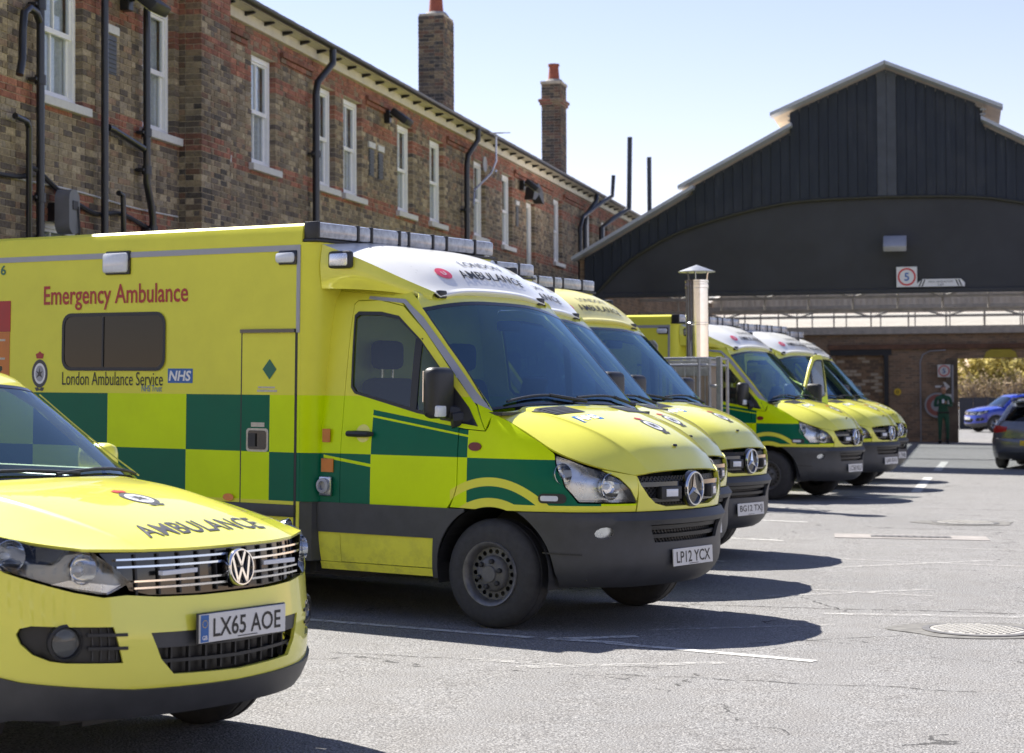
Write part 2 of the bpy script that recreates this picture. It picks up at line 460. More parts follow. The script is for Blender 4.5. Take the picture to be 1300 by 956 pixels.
def manhole(x, y, r, label):
    M = rig(x, y, 20); t = empty('manhole_cover', M)
    ring = [(r * 1.75 * (1 + .12 * sin(3 * a) + .05 * sin(7 * a)) * cos(a), r * 1.6 * (1 + .1 * cos(2 * a)) * sin(a)) for a in [2 * pi * i / 40 for i in range(40)]]
    MB().prism(ring, lambda u, v, d: (u, v, d), .001, .005).build('concrete_surround', 'concrete_rough', t)
    MB().lathe([(r * 1.18, .002), (r * 1.18, .011), (r * 1.02, .013), (r * 1.02, .004)], n=40).build('frame', 'cast_iron', t)
    lid = MB().lathe([(r, .001), (r, .012), (r * .98, .0135)], n=40)
    for i in range(-5, 6):
        for j in range(-5, 6):
            u, v = i * r / 6, j * r / 6
            if math.hypot(u, v) < r * .9: lid.box(u - r * .05, u + r * .05, v - r * .05, v + r * .05, .0135, .018)
    lid.build('lid', 'concrete_old', t)
    return tag(t, label, 'manhole cover')
manhole(.08, 13.2, .30, 'round manhole cover ringed with crumbling dark concrete, nearer one in the yard')
manhole(.02, 24.2, .33, 'flat round manhole cover beyond the drain grating in the yard')
t = empty('drain_cover', rig(-.55, 21.6, 4))
MB().box(-.8, .8, -.3, .3, .001, .006).build('concrete_patch', mat('pink_patch', (.27, .25, .235), .9, var=.2, bump=.3), t)
MB().box(-.42, .42, -.13, .13, .002, .012, .004).build('grating', 'cast_iron', t)
for i in range(10): MB().box(-.38 + i * .08, -.35 + i * .08, -.1, .1, .0125, .016).build('bar', 'cast_iron', t)
tag(t, 'rectangular iron drain grating set in a pale patch of asphalt', 'drain')

# ================================================================ BRICK BUILDING
XW = -9.6
ZT = 5.18 + EYE
Y0, Y1 = 14.0, 62.0
bld = empty('brick_building', Matrix.Translation((XW, 38, gz(XW))))
tag(bld, 'long two-storey stock-brick building with red brick bands, white sash windows and chimneys', 'building')
BM = Matrix.Translation((-XW, -38, -gz(XW)))
def bpart(mb, name, m, parent=None, smooth=False):
    o = mb.build(name, m, parent or bld, smooth)
    if parent is None: o.matrix_local = BM
    return o
def brick_mat():
    k = NT('stock_brick'); g = k.gco(); at = k.n('Attribute', attribute_name='bcol')
    nz = k.noise(28, 5, .7, g); f = k.ramp(nz, [(.28, .45), (.5, .95), (.75, 1.35)])
    c = k.mix(1.0, at.outputs['Color'], f, 'MULTIPLY')
    so_ = k.noise(1.1, 6, .7, g); c = k.mix(k.ramp(so_, [(.5, 0.0), (.68, .5)]), c, (.035, .032, .028))
    k.base(c); k.set(.9, spec=.2); k.bump(nz, .5, .008); return k.m
MATS['stock_brick'] = brick_mat()
mat('mortar', (.50, .44, .34), .95, var=.3, vs=12, bump=.4, bs=120)
STOCK = [(0.354, 0.289, 0.195), (0.295, 0.236, 0.159), (0.236, 0.195, 0.142), (0.183, 0.153, 0.124), (0.413, 0.342, 0.236), (0.271, 0.218, 0.147), (0.307, 0.260, 0.195), (0.147, 0.124, 0.106), (0.319, 0.224, 0.153)]
REDS = [(0.371, 0.166, 0.113), (0.327, 0.143, 0.101), (0.404, 0.188, 0.130), (0.295, 0.142, 0.106), (0.265, 0.191, 0.138)]
DARK = [(.14, .12, .10), (.19, .15, .11), (.10, .09, .08), (.26, .20, .13), (.2, .125, .09)]
WINS = []        # (y0, y1, z0, z1): openings in the facade
ZS, ZH = 3.27 + EYE, 4.83 + EYE
UP = [20.68, 23.36, 27.12, 29.91, 31.35, 34.46, 36.64, 40.05, 42.6, 48.14, 52.3, 54.7, 57.6]
for yr in UP: WINS.append((yr - 1.0, yr, ZS, ZH))
WINS.append((17.2, 18.2, ZS, ZH))
GF = [20.68, 23.1, 27.12, 31.35, 34.46, 38.9, 42.6, 48.14]
for yr in GF: WINS.append((yr - 1.15, yr, .25 + EYE, 1.94 + EYE))
DOORWIN = (44.05, 44.95, 1.0 + EYE, 4.45 + EYE)
WINS.append(DOORWIN)
def red_at(y, z):
    zz = z - EYE
    if 4.36 < zz < 4.63 or 3.14 < zz < 3.36 or zz > 4.83: return True
    for (a, b, c, d) in WINS[:14]:
        if a - .12 < y < b + .12 and zz > 4.8: return True
    for (a, b, c, d) in WINS[14:22]:
        if a - .2 < y < b + .2 and 1.94 < zz < 2.33: return True
    return False
rb = random.Random(11)
BV, BF, BC = [], [], []
SINGLE = []
def brick_box(x0, x1, y0, y1, z0, z1, col, out=None):
    V, F, C = out or (BV, BF, BC); n = len(V)
    V.extend([(x0, y0, z0), (x1, y0, z0), (x1, y1, z0), (x0, y1, z0), (x0, y0, z1), (x1, y0, z1), (x1, y1, z1), (x0, y1, z1)])
    F.extend([(n + 1, n + 2, n + 6, n + 5), (n, n + 1, n + 5, n + 4), (n + 2, n + 3, n + 7, n + 6), (n + 4, n + 5, n + 6, n + 7), (n, n + 3, n + 2, n + 1)])
    C.extend([(*col, 1)] * 8)
CH = .075
def shade(c, lo=.85, hi=1.15):
    f = rb.uniform(lo, hi); return (c[0] * f, c[1] * f, c[2] * f)
PIER = (23.5, 24.53)
nrow = int((ZT - gz(XW)) / CH)
for r in range(nrow):
    z0 = gz(XW) + r * CH + .005; z1 = z0 + .065
    zm = (z0 + z1) / 2
    ops = sorted([(a, b) for (a, b, c, d) in WINS if zm > c and zm < d] + [PIER])
    segs = []; y = Y0
    for a, b in ops:
        if a > y: segs.append((y, a))
        y = max(y, b)
    segs.append((y, Y1))
    for (a, b) in segs:
        y = a; k = r % 2
        y += 0
        first = True
        while y < b - .02:
            L = (.215 if (k % 2 == 0) else .1025); k += 1
            e = min(y + L, b)
            if b - e < .05: e = b
            jamb = (first and a > Y0) or e >= b - 1e-4
            col = shade(rb.choice(REDS), .8, 1.15) if red_at((y + e) / 2, zm) else shade(rb.choice(STOCK))
            pr = rb.uniform(-.004, .004)
            near = (18.6 < y < 20.9 and zm > 2.2 + EYE)
            spec = (XW - (.19 if jamb else .02), XW + pr, y + .0, e - .0, z0, z1, col)
            if near and len(SINGLE) < 300 and not jamb: SINGLE.append(spec)
            else: brick_box(*spec)
            y = e + .01; first = False
wall_mb = MB()
def slab(y0, y1, z0, z1): wall_mb.box(XW - .3, XW - .011, y0, y1, z0, z1)
allw = sorted(WINS)
ys = sorted(set([Y0, Y1] + [v for a in WINS for v in (a[0] - .012, a[1] + .012)]))
for a, b in zip(ys[:-1], ys[1:]):
    m = (a + b) / 2; zz = [gz(XW) - .3]
    for (p, q, c, d) in sorted(WINS, key=lambda t_: t_[2]):
        if p - .012 <= m <= q + .012: zz += [c - .01, d + .01]
    zz.append(ZT)
    for i in range(0, len(zz), 2):
        if zz[i + 1] > zz[i]: slab(a, b, zz[i], zz[i + 1])
wall = bpart(wall_mb, 'wall', 'mortar')
def brick_mesh(name, V, F, C):
    me = bpy.data.meshes.new(name); me.from_pydata(V, [], F); me.materials.append(MATS['stock_brick'])
    at = me.color_attributes.new('bcol', 'FLOAT_COLOR', 'POINT'); at.data.foreach_set('color', [c for q in C for c in q]); return me
VAR = {}
for (x0, x1, y0, y1, z0, z1, col) in SINGLE:
    key = (round(y1 - y0, 3), rb.randrange(14), col[0] > col[1] * 2)
    if key not in VAR:
        out = ([], [], []); brick_box(0, x1 - x0, 0, y1 - y0, 0, z1 - z0, col, out); VAR[key] = brick_mesh('brick', *out)
    o = link('brick', VAR[key], wall); o.location = (x0, y0, z0)
o = link('brickwork', brick_mesh('brickwork', BV, BF, BC), wall); tag(o, kind='stuff')
# pier standing proud of the facade
def brick_block(name, x0, x1, y0, y1, z0, z1, pal, parent, redbands=True, faces='xyY'):
    V, F, C = [], [], []; MBk = MB().box(x0 + .011, x1 - .011, y0 + .011, y1 - .011, z0, z1)
    core = MBk.build(name, 'mortar', parent)
    n = int((z1 - z0) / CH)
    for r in range(n):
        za = z0 + r * CH + .005; zb = za + .065; rd = redbands and red_at(-99, (za + zb) / 2)
        for ax in (0, 1):
            lo, hi = ((x0, x1), (y0, y1))[ax]; u = lo; k = r + ax
            while u < hi - .01:
                L = .215 if k % 2 == 0 else .1025; k += 1; e = min(u + L, hi)
                if hi - e < .05: e = hi
                for sd in (0, 1):
                    c = shade(rb.choice(REDS), .7, 1) if rd else shade(rb.choice(pal)); p = rb.uniform(-.003, .003)
                    if ax == 0:
                        yy = (y0 - p, y0 + .03) if sd == 0 else (y1 - .03, y1 + p); brick_box(u, e, yy[0], yy[1], za, zb, c, (V, F, C))
                    else:
                        xx = (x1 - .03, x1 + p) if sd else (x0 - p, x0 + .03)
                        brick_box(xx[0], xx[1], u + .0015, e - .0015, za + .0007, zb - .0007, c, (V, F, C))
                u = e + .01
    o = link('brickwork', brick_mesh('brickwork', V, F, C), core); tag(o, kind='stuff')
    bm = bmesh.new(); bm.from_mesh(o.data); bmesh.ops.recalc_face_normals(bm, faces=bm.faces); bm.to_mesh(o.data); bm.free()
    return core
pier = brick_block('pier', XW - .25, XW + .30, PIER[0], PIER[1], gz(XW), ZT + 1.6, STOCK + DARK, bld); pier.matrix_local = BM
# windows
mat('window_white', (.84, .85, .85), .4, var=.05, vs=20)
mat('stone_sill', (.62, .62, .6), .6, var=.1, vs=15)
mat('curtain', (.72, .73, .72), .85, var=.2, vs=30)
mat('room_dark', (.03, .03, .032), .9)
glass('window_glass', (.85, .88, .9), .07)
def window(y0, y1, z0, z1, sill=True, arch=False):
    xg = XW - .12; f = MB()
    for (a, b, c, d) in ((y0, y0 + .07, z0, z1), (y1 - .07, y1, z0, z1), (y0 + .07, y1 - .07, z0, z0 + .08), (y0 + .07, y1 - .07, z1 - .08, z1)):
        f.box(xg - .06, xg + .03, a, b, c, d, .006)
    win = bpart(f, 'window', 'window_white')
    zm = (z0 + z1) / 2; ym = (y0 + y1) / 2
    for (lo, hi, dx) in ((z0 + .06, zm + .03, -.035), (zm - .03, z1 - .06, 0.0)):
        s_ = MB(); ya, yb = y0 + .05, y1 - .05
        for (a, b, c, d) in ((ya, ya + .06, lo, hi), (yb - .06, yb, lo, hi), (ya + .06, yb - .06, lo, lo + .06), (ya + .06, yb - .06, hi - .05, hi), (ym - .012, ym + .012, lo + .06, hi - .05)):
            s_.box(xg - .035 + dx, xg + .005 + dx, a, b, c, d, .004)
        sa = s_.build('sash', 'window_white', win)
        for (a, b) in ((ya + .06, ym - .012), (ym + .012, yb - .06)):
            MB().box(xg - .018 + dx, xg - .014 + dx, a, b, lo + .06, hi - .05).build('pane', 'window_glass', win)
    cu = MB(); n = 26
    V = []; F = []
    for i in range(n + 1):
        y = y0 + .06 + (y1 - y0 - .12) * i / n; x = xg - .095 + .014 * sin(i * 2.1)
        V += [(x, y, z0), (x, y, z1)]
        if i: F.append((2 * i - 2, 2 * i, 2 * i + 1, 2 * i - 1))
    cu.add(V, F).build('curtain', 'curtain', win, True)
    MB().box(XW - .36, XW - .34, y0 - .1, y1 + .1, z0 - .1, z1 + .1).build('room_back', 'room_dark', win)
    if sill:
        MB().box(XW - .12, XW + .075, y0 - .1, y1 + .1, z0 - .1, z0 - .003, .008).build('sill', 'stone_sill', win)
    return win
for i, wv in enumerate(WINS): window(*wv, sill=(wv is not DOORWIN))
# hood of the tall stair window, little stone blocks and air bricks
bpart(MB().prism([(43.85, 0), (44.05, .28), (44.5, .42), (44.95, .28), (45.1, 0), (44.9, 0), (44.5, .16), (44.1, 0)], lambda u, v, d: (d, u, DOORWIN[3] + .02 + v), XW - .05, XW + .2), 'window_hood', 'black_plastic')
for (y, z, dy) in ((21.42, 4.22, .3), (31.87, 4.15, .26), (32.4, 4.15, .26), (43.05, 4.23, .24)):
    bpart(MB().box(XW - .05, XW + .03, y - dy / 2 - .05, y + dy / 2 + .05, z + .02 + EYE, z + .12 + EYE, .005), 'vent_lintel', 'stone_sill')
    v_ = bpart(MB().box(XW - .05, XW + .012, y - dy / 2, y + dy / 2, z - .45 + EYE, z + EYE), 'air_vent', mat('vent_slate', (.06, .068, .08), .5))
    for j in range(8): MB().box(XW + .012, XW + .022, y - dy / 2 + .02, y + dy / 2 - .02, z - .43 + j * .053 + EYE, z - .405 + j * .053 + EYE).build('louvre', 'vent_slate', v_)
bpart(MB().box(XW - .05, XW + .06, 24.75, 25.2, 3.17 + EYE, 3.27 + EYE, .006), 'stone_block', 'stone_sill')
# brick string courses under the eaves, soffit, brackets, gutter, roof
for (a, b) in ((24.53, 25.9), (27.3, 28.7), (31.55, 33.2), (36.85, 38.9), (42.75, 46.9), (48.3, 51)):
    for i in range(2):
        bv, bf, bc = [], [], []
        y = a
        while y < b:
            brick_box(XW + .003, XW + .03 + .03 * i, y, min(y + .215, b), 4.87 + i * CH + EYE, 4.935 + i * CH + EYE, shade(rb.choice(REDS), .7, 1), (bv, bf, bc)); y += .225
        o = link('corbel_course', brick_mesh('corbel_course', bv, bf, bc), wall); tag(o, kind='stuff')
mat('cream_board', (.62, .58, .47), .6, var=.12, vs=5)
mat('gutter_black', (.018, .018, .02), .35, var=.2)
mat('slate', (.07, .075, .085), .55, var=.3, vs=7, bump=.3)
YE0, YE1 = PIER[1] + .05, Y1
gprof = [(.06 * cos(R(a)), .06 * sin(R(a))) for a in range(180, 361, 20)] + [(.052 * cos(R(a)), .052 * sin(R(a))) for a in range(360, 179, -20)]
for (ya, yb) in ((Y0, PIER[0] - .01), (YE0, YE1)):
    bpart(MB().box(XW - .02, XW + .07, ya, yb, 5.15 + EYE, 5.30 + EYE, .01), 'frieze_board', 'cream_board')
    bpart(MB().box(XW - .1, XW + .26, ya, yb, 5.302 + EYE, 5.325 + EYE), 'soffit', 'cream_board')
    y = ya + .3
    while y < yb - .3:
        bpart(MB().prism([(0, 0), (.14, .0), (.14, .02), (.0, .055)][::-1], lambda u, v, d: (XW + .075 + u, d, 5.295 + EYE - v), y, y + .055), 'rafter_bracket', 'gutter_black'); y += .78
    bpart(MB().prism(gprof, lambda u, v, d: (XW + .30 + u, d, 5.365 + EYE + v), ya, yb), 'gutter', 'gutter_black')
bpart(MB().add([(XW + .30, YE0 - 9, 5.362 + EYE), (XW + .30, YE1, 5.362 + EYE), (XW - 3.6, YE1, 7.0 + EYE), (XW - 3.6, YE0 - 9, 7.0 + EYE), (XW - 7.6, YE1, 5.26 + EYE), (XW - 7.6, YE0 - 9, 5.26 + EYE)], [(0, 1, 2, 3), (3, 2, 4, 5)]), 'roof', 'slate')
eav = MB(); y = YE0
while y < YE1 - .1:
    eav.box(XW + .2, XW + .34, y, y + .24, 5.372 + EYE, 5.382 + EYE, 0, Matrix.Translation((0, 0, .002 * (int(y * 4) % 3)))); y += .245
bpart(eav, 'eaves_slates', 'slate')
bpart(MB().box(XW - 7.6, XW - .3, Y0, Y0 + .25, gz(XW), 5.2 + EYE), 'end_wall', 'mortar'); bpart(MB().box(XW - 7.6, XW - .3, Y1 - .25, Y1, gz(XW), 5.2 + EYE), 'end_wall', 'mortar')
bpart(MB().box(XW - 7.6, XW - 7.35, Y0, Y1, gz(XW), 5.2 + EYE), 'rear_wall', 'mortar')
bpart(MB().prism([(XW - .3, 5.2), (XW - 3.6, 6.95), (XW - 7.4, 5.2)], lambda u, v, d: (u, d, v + EYE), Y1 - .2, Y1), 'gable_end', 'mortar')
# chimneys
mat('terracotta', (.30, .085, .05), .8, var=.25, vs=14, bump=.2)
mat('lead', (.16, .175, .21), .5, var=.2)
def chimney(yc, xa, xb, wy, ztop, cap):
    c = brick_block('chimney', xa, xb, yc - wy / 2, yc + wy / 2, 5.2 + EYE, ztop, DARK, bld, False); c.matrix_local = BM
    if cap:
        for (z, h, o_) in ((ztop - .62, .075, .04), (ztop - .54, .075, .075), (ztop - .07, .07, .035)):
            k2 = brick_block('corbel', xa - o_, xb + o_, yc - wy / 2 - o_, yc + wy / 2 + o_, z, z + h + .002, [REDS[1], REDS[3], DARK[3]] if h > .07 else DARK, c, False)
    MB().lathe([(.18, ztop), (.17, ztop + .05), (.15, ztop + .12), (.125, ztop + .42), (.15, ztop + .45), (.15, ztop + .5), (.11, ztop + .5), (.105, ztop + .3)], c=((xa + xb) / 2, yc, 0), n=20).build('chimney_pot', 'terracotta', c, True)
    MB().lathe([(.27, ztop), (.2, ztop + .09)], c=((xa + xb) / 2, yc, 0), n=16).build('mortar_flaunching', 'concrete_old', c, True)
    MB().box(xa - .02, xb + .02, yc - wy / 2 - .02, yc + wy / 2 + .02, 5.2 + EYE, 5.95 + EYE - .25).build('flashing', 'lead', c)
chimney(38.93, XW - 1.0, XW - .48, .86, 7.72 + EYE, False)
chimney(50.88, XW - .99, XW - .48, .76, 8.2 + EYE, True)
# downpipes and wall plumbing
mat('pipe_black', (.016, .018, .023), .38, coat=.3, var=.25, vs=12)
def pipe(pts, r, name='downpipe', m='pipe_black', collars=()):
    o = bpart(MB().tube(pts, r, 12), name, m, None, True)
    for z in collars:
        p = [q for q in pts][0] if len(pts) == 2 else min(pts, key=lambda q: abs(q[2] - z))
        c = MB().lathe([(r * 1.0, z - .05), (r * 1.35, z - .05), (r * 1.35, z + .05), (r, z + .05)], c=(p[0], p[1], 0), n=12)
        c.box(p[0] - .1, p[0], p[1] - .1, p[1] + .1, z - .018, z + .018, .004); c.build('collar', m, o, True)
    return o
gb = gz(XW); XP = XW + .12
pipe([(XP, 19.38, gb), (XP, 19.38, 7.4)], .045, collars=(2.3, 3.2, 3.65, 4.9, 5.7))
pipe([(XP, 19.12, gb), (XP, 19.12, 4.35), (XP, 19.06, 4.42), (XP, 18.8, 4.44)], .034, 'waste_pipe')
pipe([(XP, 19.36, 5.52), (XP, 19.28, 5.6), (XP, 19.12, 5.62), (XP, 19.0, 5.55), (XP, 18.97, 5.35), (XP, 18.96, 5.05), (XP, 18.9, 4.88)], .042, 'waste_pipe')
pipe([(XP, 21.0, gb), (XP, 21.0, 7.4)], .043)
pipe([(XP, 22.2, 7.4), (XP, 22.2, 4.55), (XP, 22.2, 4.1), (XP, 22.3, 3.9), (XP, 22.38, 3.7), (XP, 22.38, gb)], .045, collars=(4.7, 4.25, 3.55, 2.2))
pipe([(XP, 21.1, 4.62), (XP, 21.2, 4.62), (XP, 22.1, 4.5)], .04, 'waste_pipe')
pipe([(XP, 21.38, 3.9), (XP, 21.5, 3.88), (XP, 21.52, 3.7), (XP, 21.52, 3.35), (XP, 21.62, 3.2), (XP, 22.3, 3.15)], .032, 'waste_pipe')
zg = 5.32 + EYE
pipe([(XW + .29, 28.9, zg), (XW + .29, 28.9, zg - .22), (XP + .02, 28.62, zg - .55), (XP, 28.6, zg - .75), (XP, 28.6, gb)], .055, collars=(5.2, 3.4))
pipe([(XW + .29, 38.25, zg), (XW + .29, 38.25, zg - .22), (XP + .02, 38.02, zg - .55), (XP, 38, zg - .75), (XP, 38, gb)], .055, collars=(5.2,))
pipe([(XW + .29, 51.4, zg), (XW + .29, 51.3, zg - .2), (XP + .02, 50.7, zg - .6), (XP, 50.6, zg - .9), (XP, 50.6, gb)], .06)
pipe([(XP, 49.9, gb), (XP, 49.9, zg - 1.0), (XP, 50.3, zg - .7), (XW + .3, 51.2, zg - .35), (XW + .6, 52.0, zg), (XW + .62, 52.1, zg + .55)], .055, 'soil_pipe')
pipe([(XP, 53.0, gb), (XP, 53, zg - .75), (XW + .3, 53.8, zg - .45), (XW + .62, 54.6, zg - .1), (XW + .64, 54.7, zg + 1.9)], .07, 'soil_pipe')
pipe([(XP, 57.2, gb), (XP, 57.2, zg - .55), (XW + .4, 57.8, zg - .3), (XW + .64, 58.2, zg), (XW + .64, 58.2, zg + 1.75)], .07, 'soil_pipe')
mat('cable_dark', (.035, .035, .04), .6); mat('cable_white', (.6, .6, .6), .5)
rc = random.Random(5)
def cable(pts, r, m, name='cable'):
    P = [Vector(p) for p in pts]; Q = [crv(P, i * (len(P) - 1) / (len(P) * 6)) for i in range(len(P) * 6 + 1)]
    bpart(MB().tube(Q, r, 6), name, m, None, True)
cable([(XW + .03, 16, 3.85), (XW + .03, 18.9, 3.83), (XW + .1, 19.25, 3.95), (XW + .05, 20, 3.78), (XW + .05, 20.9, 3.62), (XW + .05, 21.6, 3.68), (XW + .05, 22.6, 3.55), (XW + .04, 23.45, 3.5)], .026, 'cable_dark')
cable([(XW + .33, 23.55, 3.42), (XW + .33, 24.4, 3.36), (XW + .05, 24.7, 3.3), (XW + .04, 25.6, 3.2), (XW + .04, 27, 3.2), (XW + .04, 28.3, 3.25)], .02, 'cable_dark')
cable([(XW + .02, 16, 3.83), (XW + .02, 18.7, 3.82), (XW + .02, 20.5, 3.83), (XW + .02, 22, 3.79), (XW + .02, 23.4, 3.8)], .012, 'cable_white')
cable([(XW + .31, 23.6, 3.42), (XW + .31, 24.0, 3.5), (XW + .31, 24.4, 3.58)], .01, 'cable_white')
cable([(XW + .02, 25.3, 3.4), (XW + .02, 26, 3.12), (XW + .02, 27, 3.0), (XW + .02, 27.6, 3.3)], .01, 'cable_dark')
# aerial on a bracket
ae = empty('tv_aerial', Matrix.Translation((XW + .1, 39.0, 4.55 + EYE)))
a_ = MB().tube([(0, -.35, -.7), (.0, -.3, -.4), (.22, .25, .0), (.3, .35, .25), (.3, .35, .75)], .022, 8).tube([(.0, 1.1, .1), (.1, 1.0, .0), (.3, .35, .05)], .022, 8)
a_.build('mast', 'alloy', ae, True)
MB().tube([(.3, -.2, .75), (.3, .95, .9)], .012, 6).build('boom', 'alloy', ae)
for i in range(9): MB().tube([(.12, -.15 + i * .13, .76 + i * .017), (.48, -.15 + i * .13, .76 + i * .017)], .009, 6).build('element', 'alloy', ae)
MB().lathe([(.005, -.02), (.12, 0), (.16, .03), (.15, .04), (.1, .015), (.005, 0)], c=(.12, .0, .15), axis='x', n=18).build('dish', 'strip_grey', ae, True)
tag(ae, 'silver television aerial on a bent mast fixed to the brick wall', 'aerial')
def floodlight(y, z, label, s=1.0):
    t = empty('floodlight', Matrix.Translation((XW, y, z)))
    MB().box(.0, .1 * s, -.06 * s, .06 * s, -.1 * s, .12 * s, .01).build('bracket', 'gutter_black', t)
    M = Matrix.Translation((.30 * s, -.02, -.02)) @ Matrix.Rotation(R(38), 4, 'Y')
    MB().box(-.17 * s, .17 * s, -.2 * s, .2 * s, -.05 * s, .07 * s, .02, M).build('housing', 'black_plastic', t, True)
    MB().box(-.145 * s, .145 * s, -.17 * s, .17 * s, -.058 * s, -.05 * s, 0, M).build('lens', 'floodlens', t)
    MB().tube([(.05 * s, 0, 0), (.2 * s, 0, .04)], .025, 8).build('arm', 'gutter_black', t)
    return tag(t, label, 'floodlight', 'floodlights on the brick facade')
mat('floodlens', (.62, .64, .36), .2, coat=.4)
floodlight(21.75, 4.68 + EYE, 'black floodlight with pale lens beside the air vent between two soil pipes', 1.15)
floodlight(32.7, 4.8 + EYE, 'black floodlight above a pair of small vents on the brick wall')
floodlight(43.4, 4.72 + EYE, 'black floodlight over the tall narrow stair window')
hr = empty('hose_reel', Matrix.Translation((XW + .12, 19.85, 2.02 + EYE)))
MB().prism(rrect(-.13, .13, -.24, .24, .11, 7), lambda u, v, d: (d, u, v), 0, .17).build('casing', mat('grey_plastic', (.2, .205, .215), .5), hr, True)
MB().box(.17, .18, -.05, .08, .02, .12, .004).build('outlet', 'gutter_black', hr)
MB().tube([(.18, .07, .06), (.19, .08, -.2), (.18, .07, -.5)], .011, 6).build('hose', 'cable_dark', hr, True)
MB().box(-.13, .0, -.05, .05, -.1, .1).build('wall_bracket', 'gutter_black', hr)
tag(hr, 'grey plastic hose reel case fixed beside the black downpipe', 'hose reel')

# ================================================================ SHED WITH DARK GABLE
YG, YB = 43.0, 65.0; XC = -1.53; XL, XR = -8.07, 5.01
shed = empty('shed', Matrix.Translation((XC, YG, gz(XC))))
tag(shed, 'black board-clad gabled vehicle shed with raised ridge at the end of the yard', 'shed')
SM = Matrix.Translation((-XC, -YG, -gz(XC)))
def spart(mb, name, m, parent=None, smooth=False):
    o = mb.build(name, m, parent or shed, smooth)
    if parent is None: o.matrix_local = SM
    return o
def board_mat():
    k = NT('dark_board'); g = k.gco()
    mp = k.n('Mapping'); mp.inputs['Scale'].default_value = (6, 1, .5); k.t.links.new(g, mp.inputs[0])
    n1 = k.noise(2.2, 6, .7, mp.outputs[0]); n2 = k.noise(.6, 4, .6, g)
    c = k.ramp(n1, [(.3, (.010, .015, .025)), (.6, (.019, .026, .04)), (.8, (.06, .068, .082))])
    c = k.mix(k.ramp(n2, [(.55, 0.0), (.75, .4)]), c, (.06, .062, .066))
    k.base(c); k.set(.62, spec=.4); return k.m
MATS['dark_board'] = board_mat()
mat('dark_panel', (.034, .036, .041), .6, var=.35, vs=.8)
mat('verge_metal', (.42, .45, .5), .45, var=.12)
mat('sheet_beige', (.68, .60, .50), .8, var=.2, vs=2)
mat('steel_beige', (.48, .43, .37), .6, var=.25, vs=6)
def ztop(x):
    d = abs(x - XC)
    if d < 2.02: return 6.94 - .423 * d
    if d < 4.16: return 5.66 - .524 * (d - 2.02)
    return 4.38 - .563 * (d - 4.16)
ARCH = [(0, 4.22), (2.1, 4.14), (4.31, 3.61), (5.52, 2.98), (6.1, 2.45), (6.3, 2.24)]
archf = table([(a, b) for a, b in ARCH])
def zarch(x): return archf(abs(x - XC))
x = XL; i = 0; bw = .205
while x < XR - .01:
    e = min(x + bw, XR); g = .004
    pts = [(x + g, max(2.26, zarch(x + g))), (e - g, max(2.26, zarch(e - g)))]
    xs_ = sorted({x + g, e - g} | {c for c in (XC, XC - 2.02, XC - 4.16, XC + 2.02, XC + 4.16) if x + g < c < e - g})
    top = []
    for c in reversed(xs_): top.append((c, ztop(c)))
    pr = .0 if i % 2 else .014
    if abs((x + e) / 2 - XC) < .2: pr = .03
    spart(MB().prism([(a, b + EYE) for a, b in pts + top], lambda u, v, d: (u, d, v), YG - pr, YG + .03), 'cladding_board', mat('pale_board', (.055, .063, .078), .6, var=.3, vs=3) if abs((x + e) / 2 - XC) < .2 else 'dark_board')
    x = e; i += 1
ap = [(XC + d, b) for d, b in [(-a, b) for a, b in ((6.3 * k / 24, archf(6.3 * k / 24)) for k in range(24, 0, -1))]] + [(XC + 6.3 * k / 24, archf(6.3 * k / 24)) for k in range(0, 25)]
spart(MB().prism([(a, b + EYE) for a, b in ap], lambda u, v, d: (u, d, v), YG + .035, YG + .09), 'arch_panel', 'dark_panel')
ar = []
for a, b in ap: ar.append((a, YG - .02, b + EYE))
spart(MB().tube(ar, .035, 8), 'arch_trim', mat('trim_olive', (.035, .035, .026), .6), None, True)
bk_ = [(XL + .05, 2.3), (XR - .05, 2.3)] + [(c, ztop(c) - .05) for c in (XR - .05, XC + 4.17, XC + 4.15, XC + 2.03, XC + 2.01, XC, XC - 2.01, XC - 2.03, XC - 4.15, XC - 4.17, XL + .05)]
spart(MB().prism([(a, b + EYE) for a, b in bk_], lambda u, v, d: (u, d, v), YG + .095, YG + .14), 'light_stop_backing', 'dark_panel')  # panel added behind the boards to stop light showing through their gaps
spart(MB().box(XL, XR, YG - .03, YG + .12, 2.16 + EYE, 2.25 + EYE, .01), 'bottom_beam', 'dark_panel')
# roof slopes: opaque sheets with rooflight bays, light metal verges
for sg in (-1, 1):
    for (d0, z0, d1, z1, n) in ((0, 7.03, 2.4, 6.015, 3), (1.98, 5.78, 4.4, 4.51, 3), (4.1, 4.50, 6.75, 3.01, 3)):
        a, b = (XC + sg * d0, z0 + EYE), (XC + sg * d1, z1 + EYE)
        P = lambda u, v, d: (a[0] + (b[0] - a[0]) * u, v, a[1] + (b[1] - a[1]) * u + d)
        ys_ = [YG + .1 + (YB - YG) * k / 8 for k in range(9)]
        for k in range(8):
            spart(MB().prism(rect(0, 1, ys_[k], ys_[k + 1] - .01), P, 0, .03), 'roof_sheet', 'window_glass' if k > 0 else 'sheet_beige')
        spart(MB().prism(rect(-.003, 1.01, YG - .34, YG + .1), P, -.02, .055), 'verge', 'verge_metal')
    for (d, za, zb) in ((2.02, 5.66, 6.1), (4.16, 4.3, 4.55)):
        xx = XC + sg * d
        lo = spart(MB().box(xx - .02, xx + .02, YG + .1, YB, za + EYE, zb + EYE), 'monitor_side', 'steel_beige')
        for k in range(4): MB().box(xx - .06, xx + .06, YG + .08, YG + .1, za + .05 + k * .1 + EYE, za + .08 + k * .1 + EYE).build('louvre', 'verge_metal', lo)
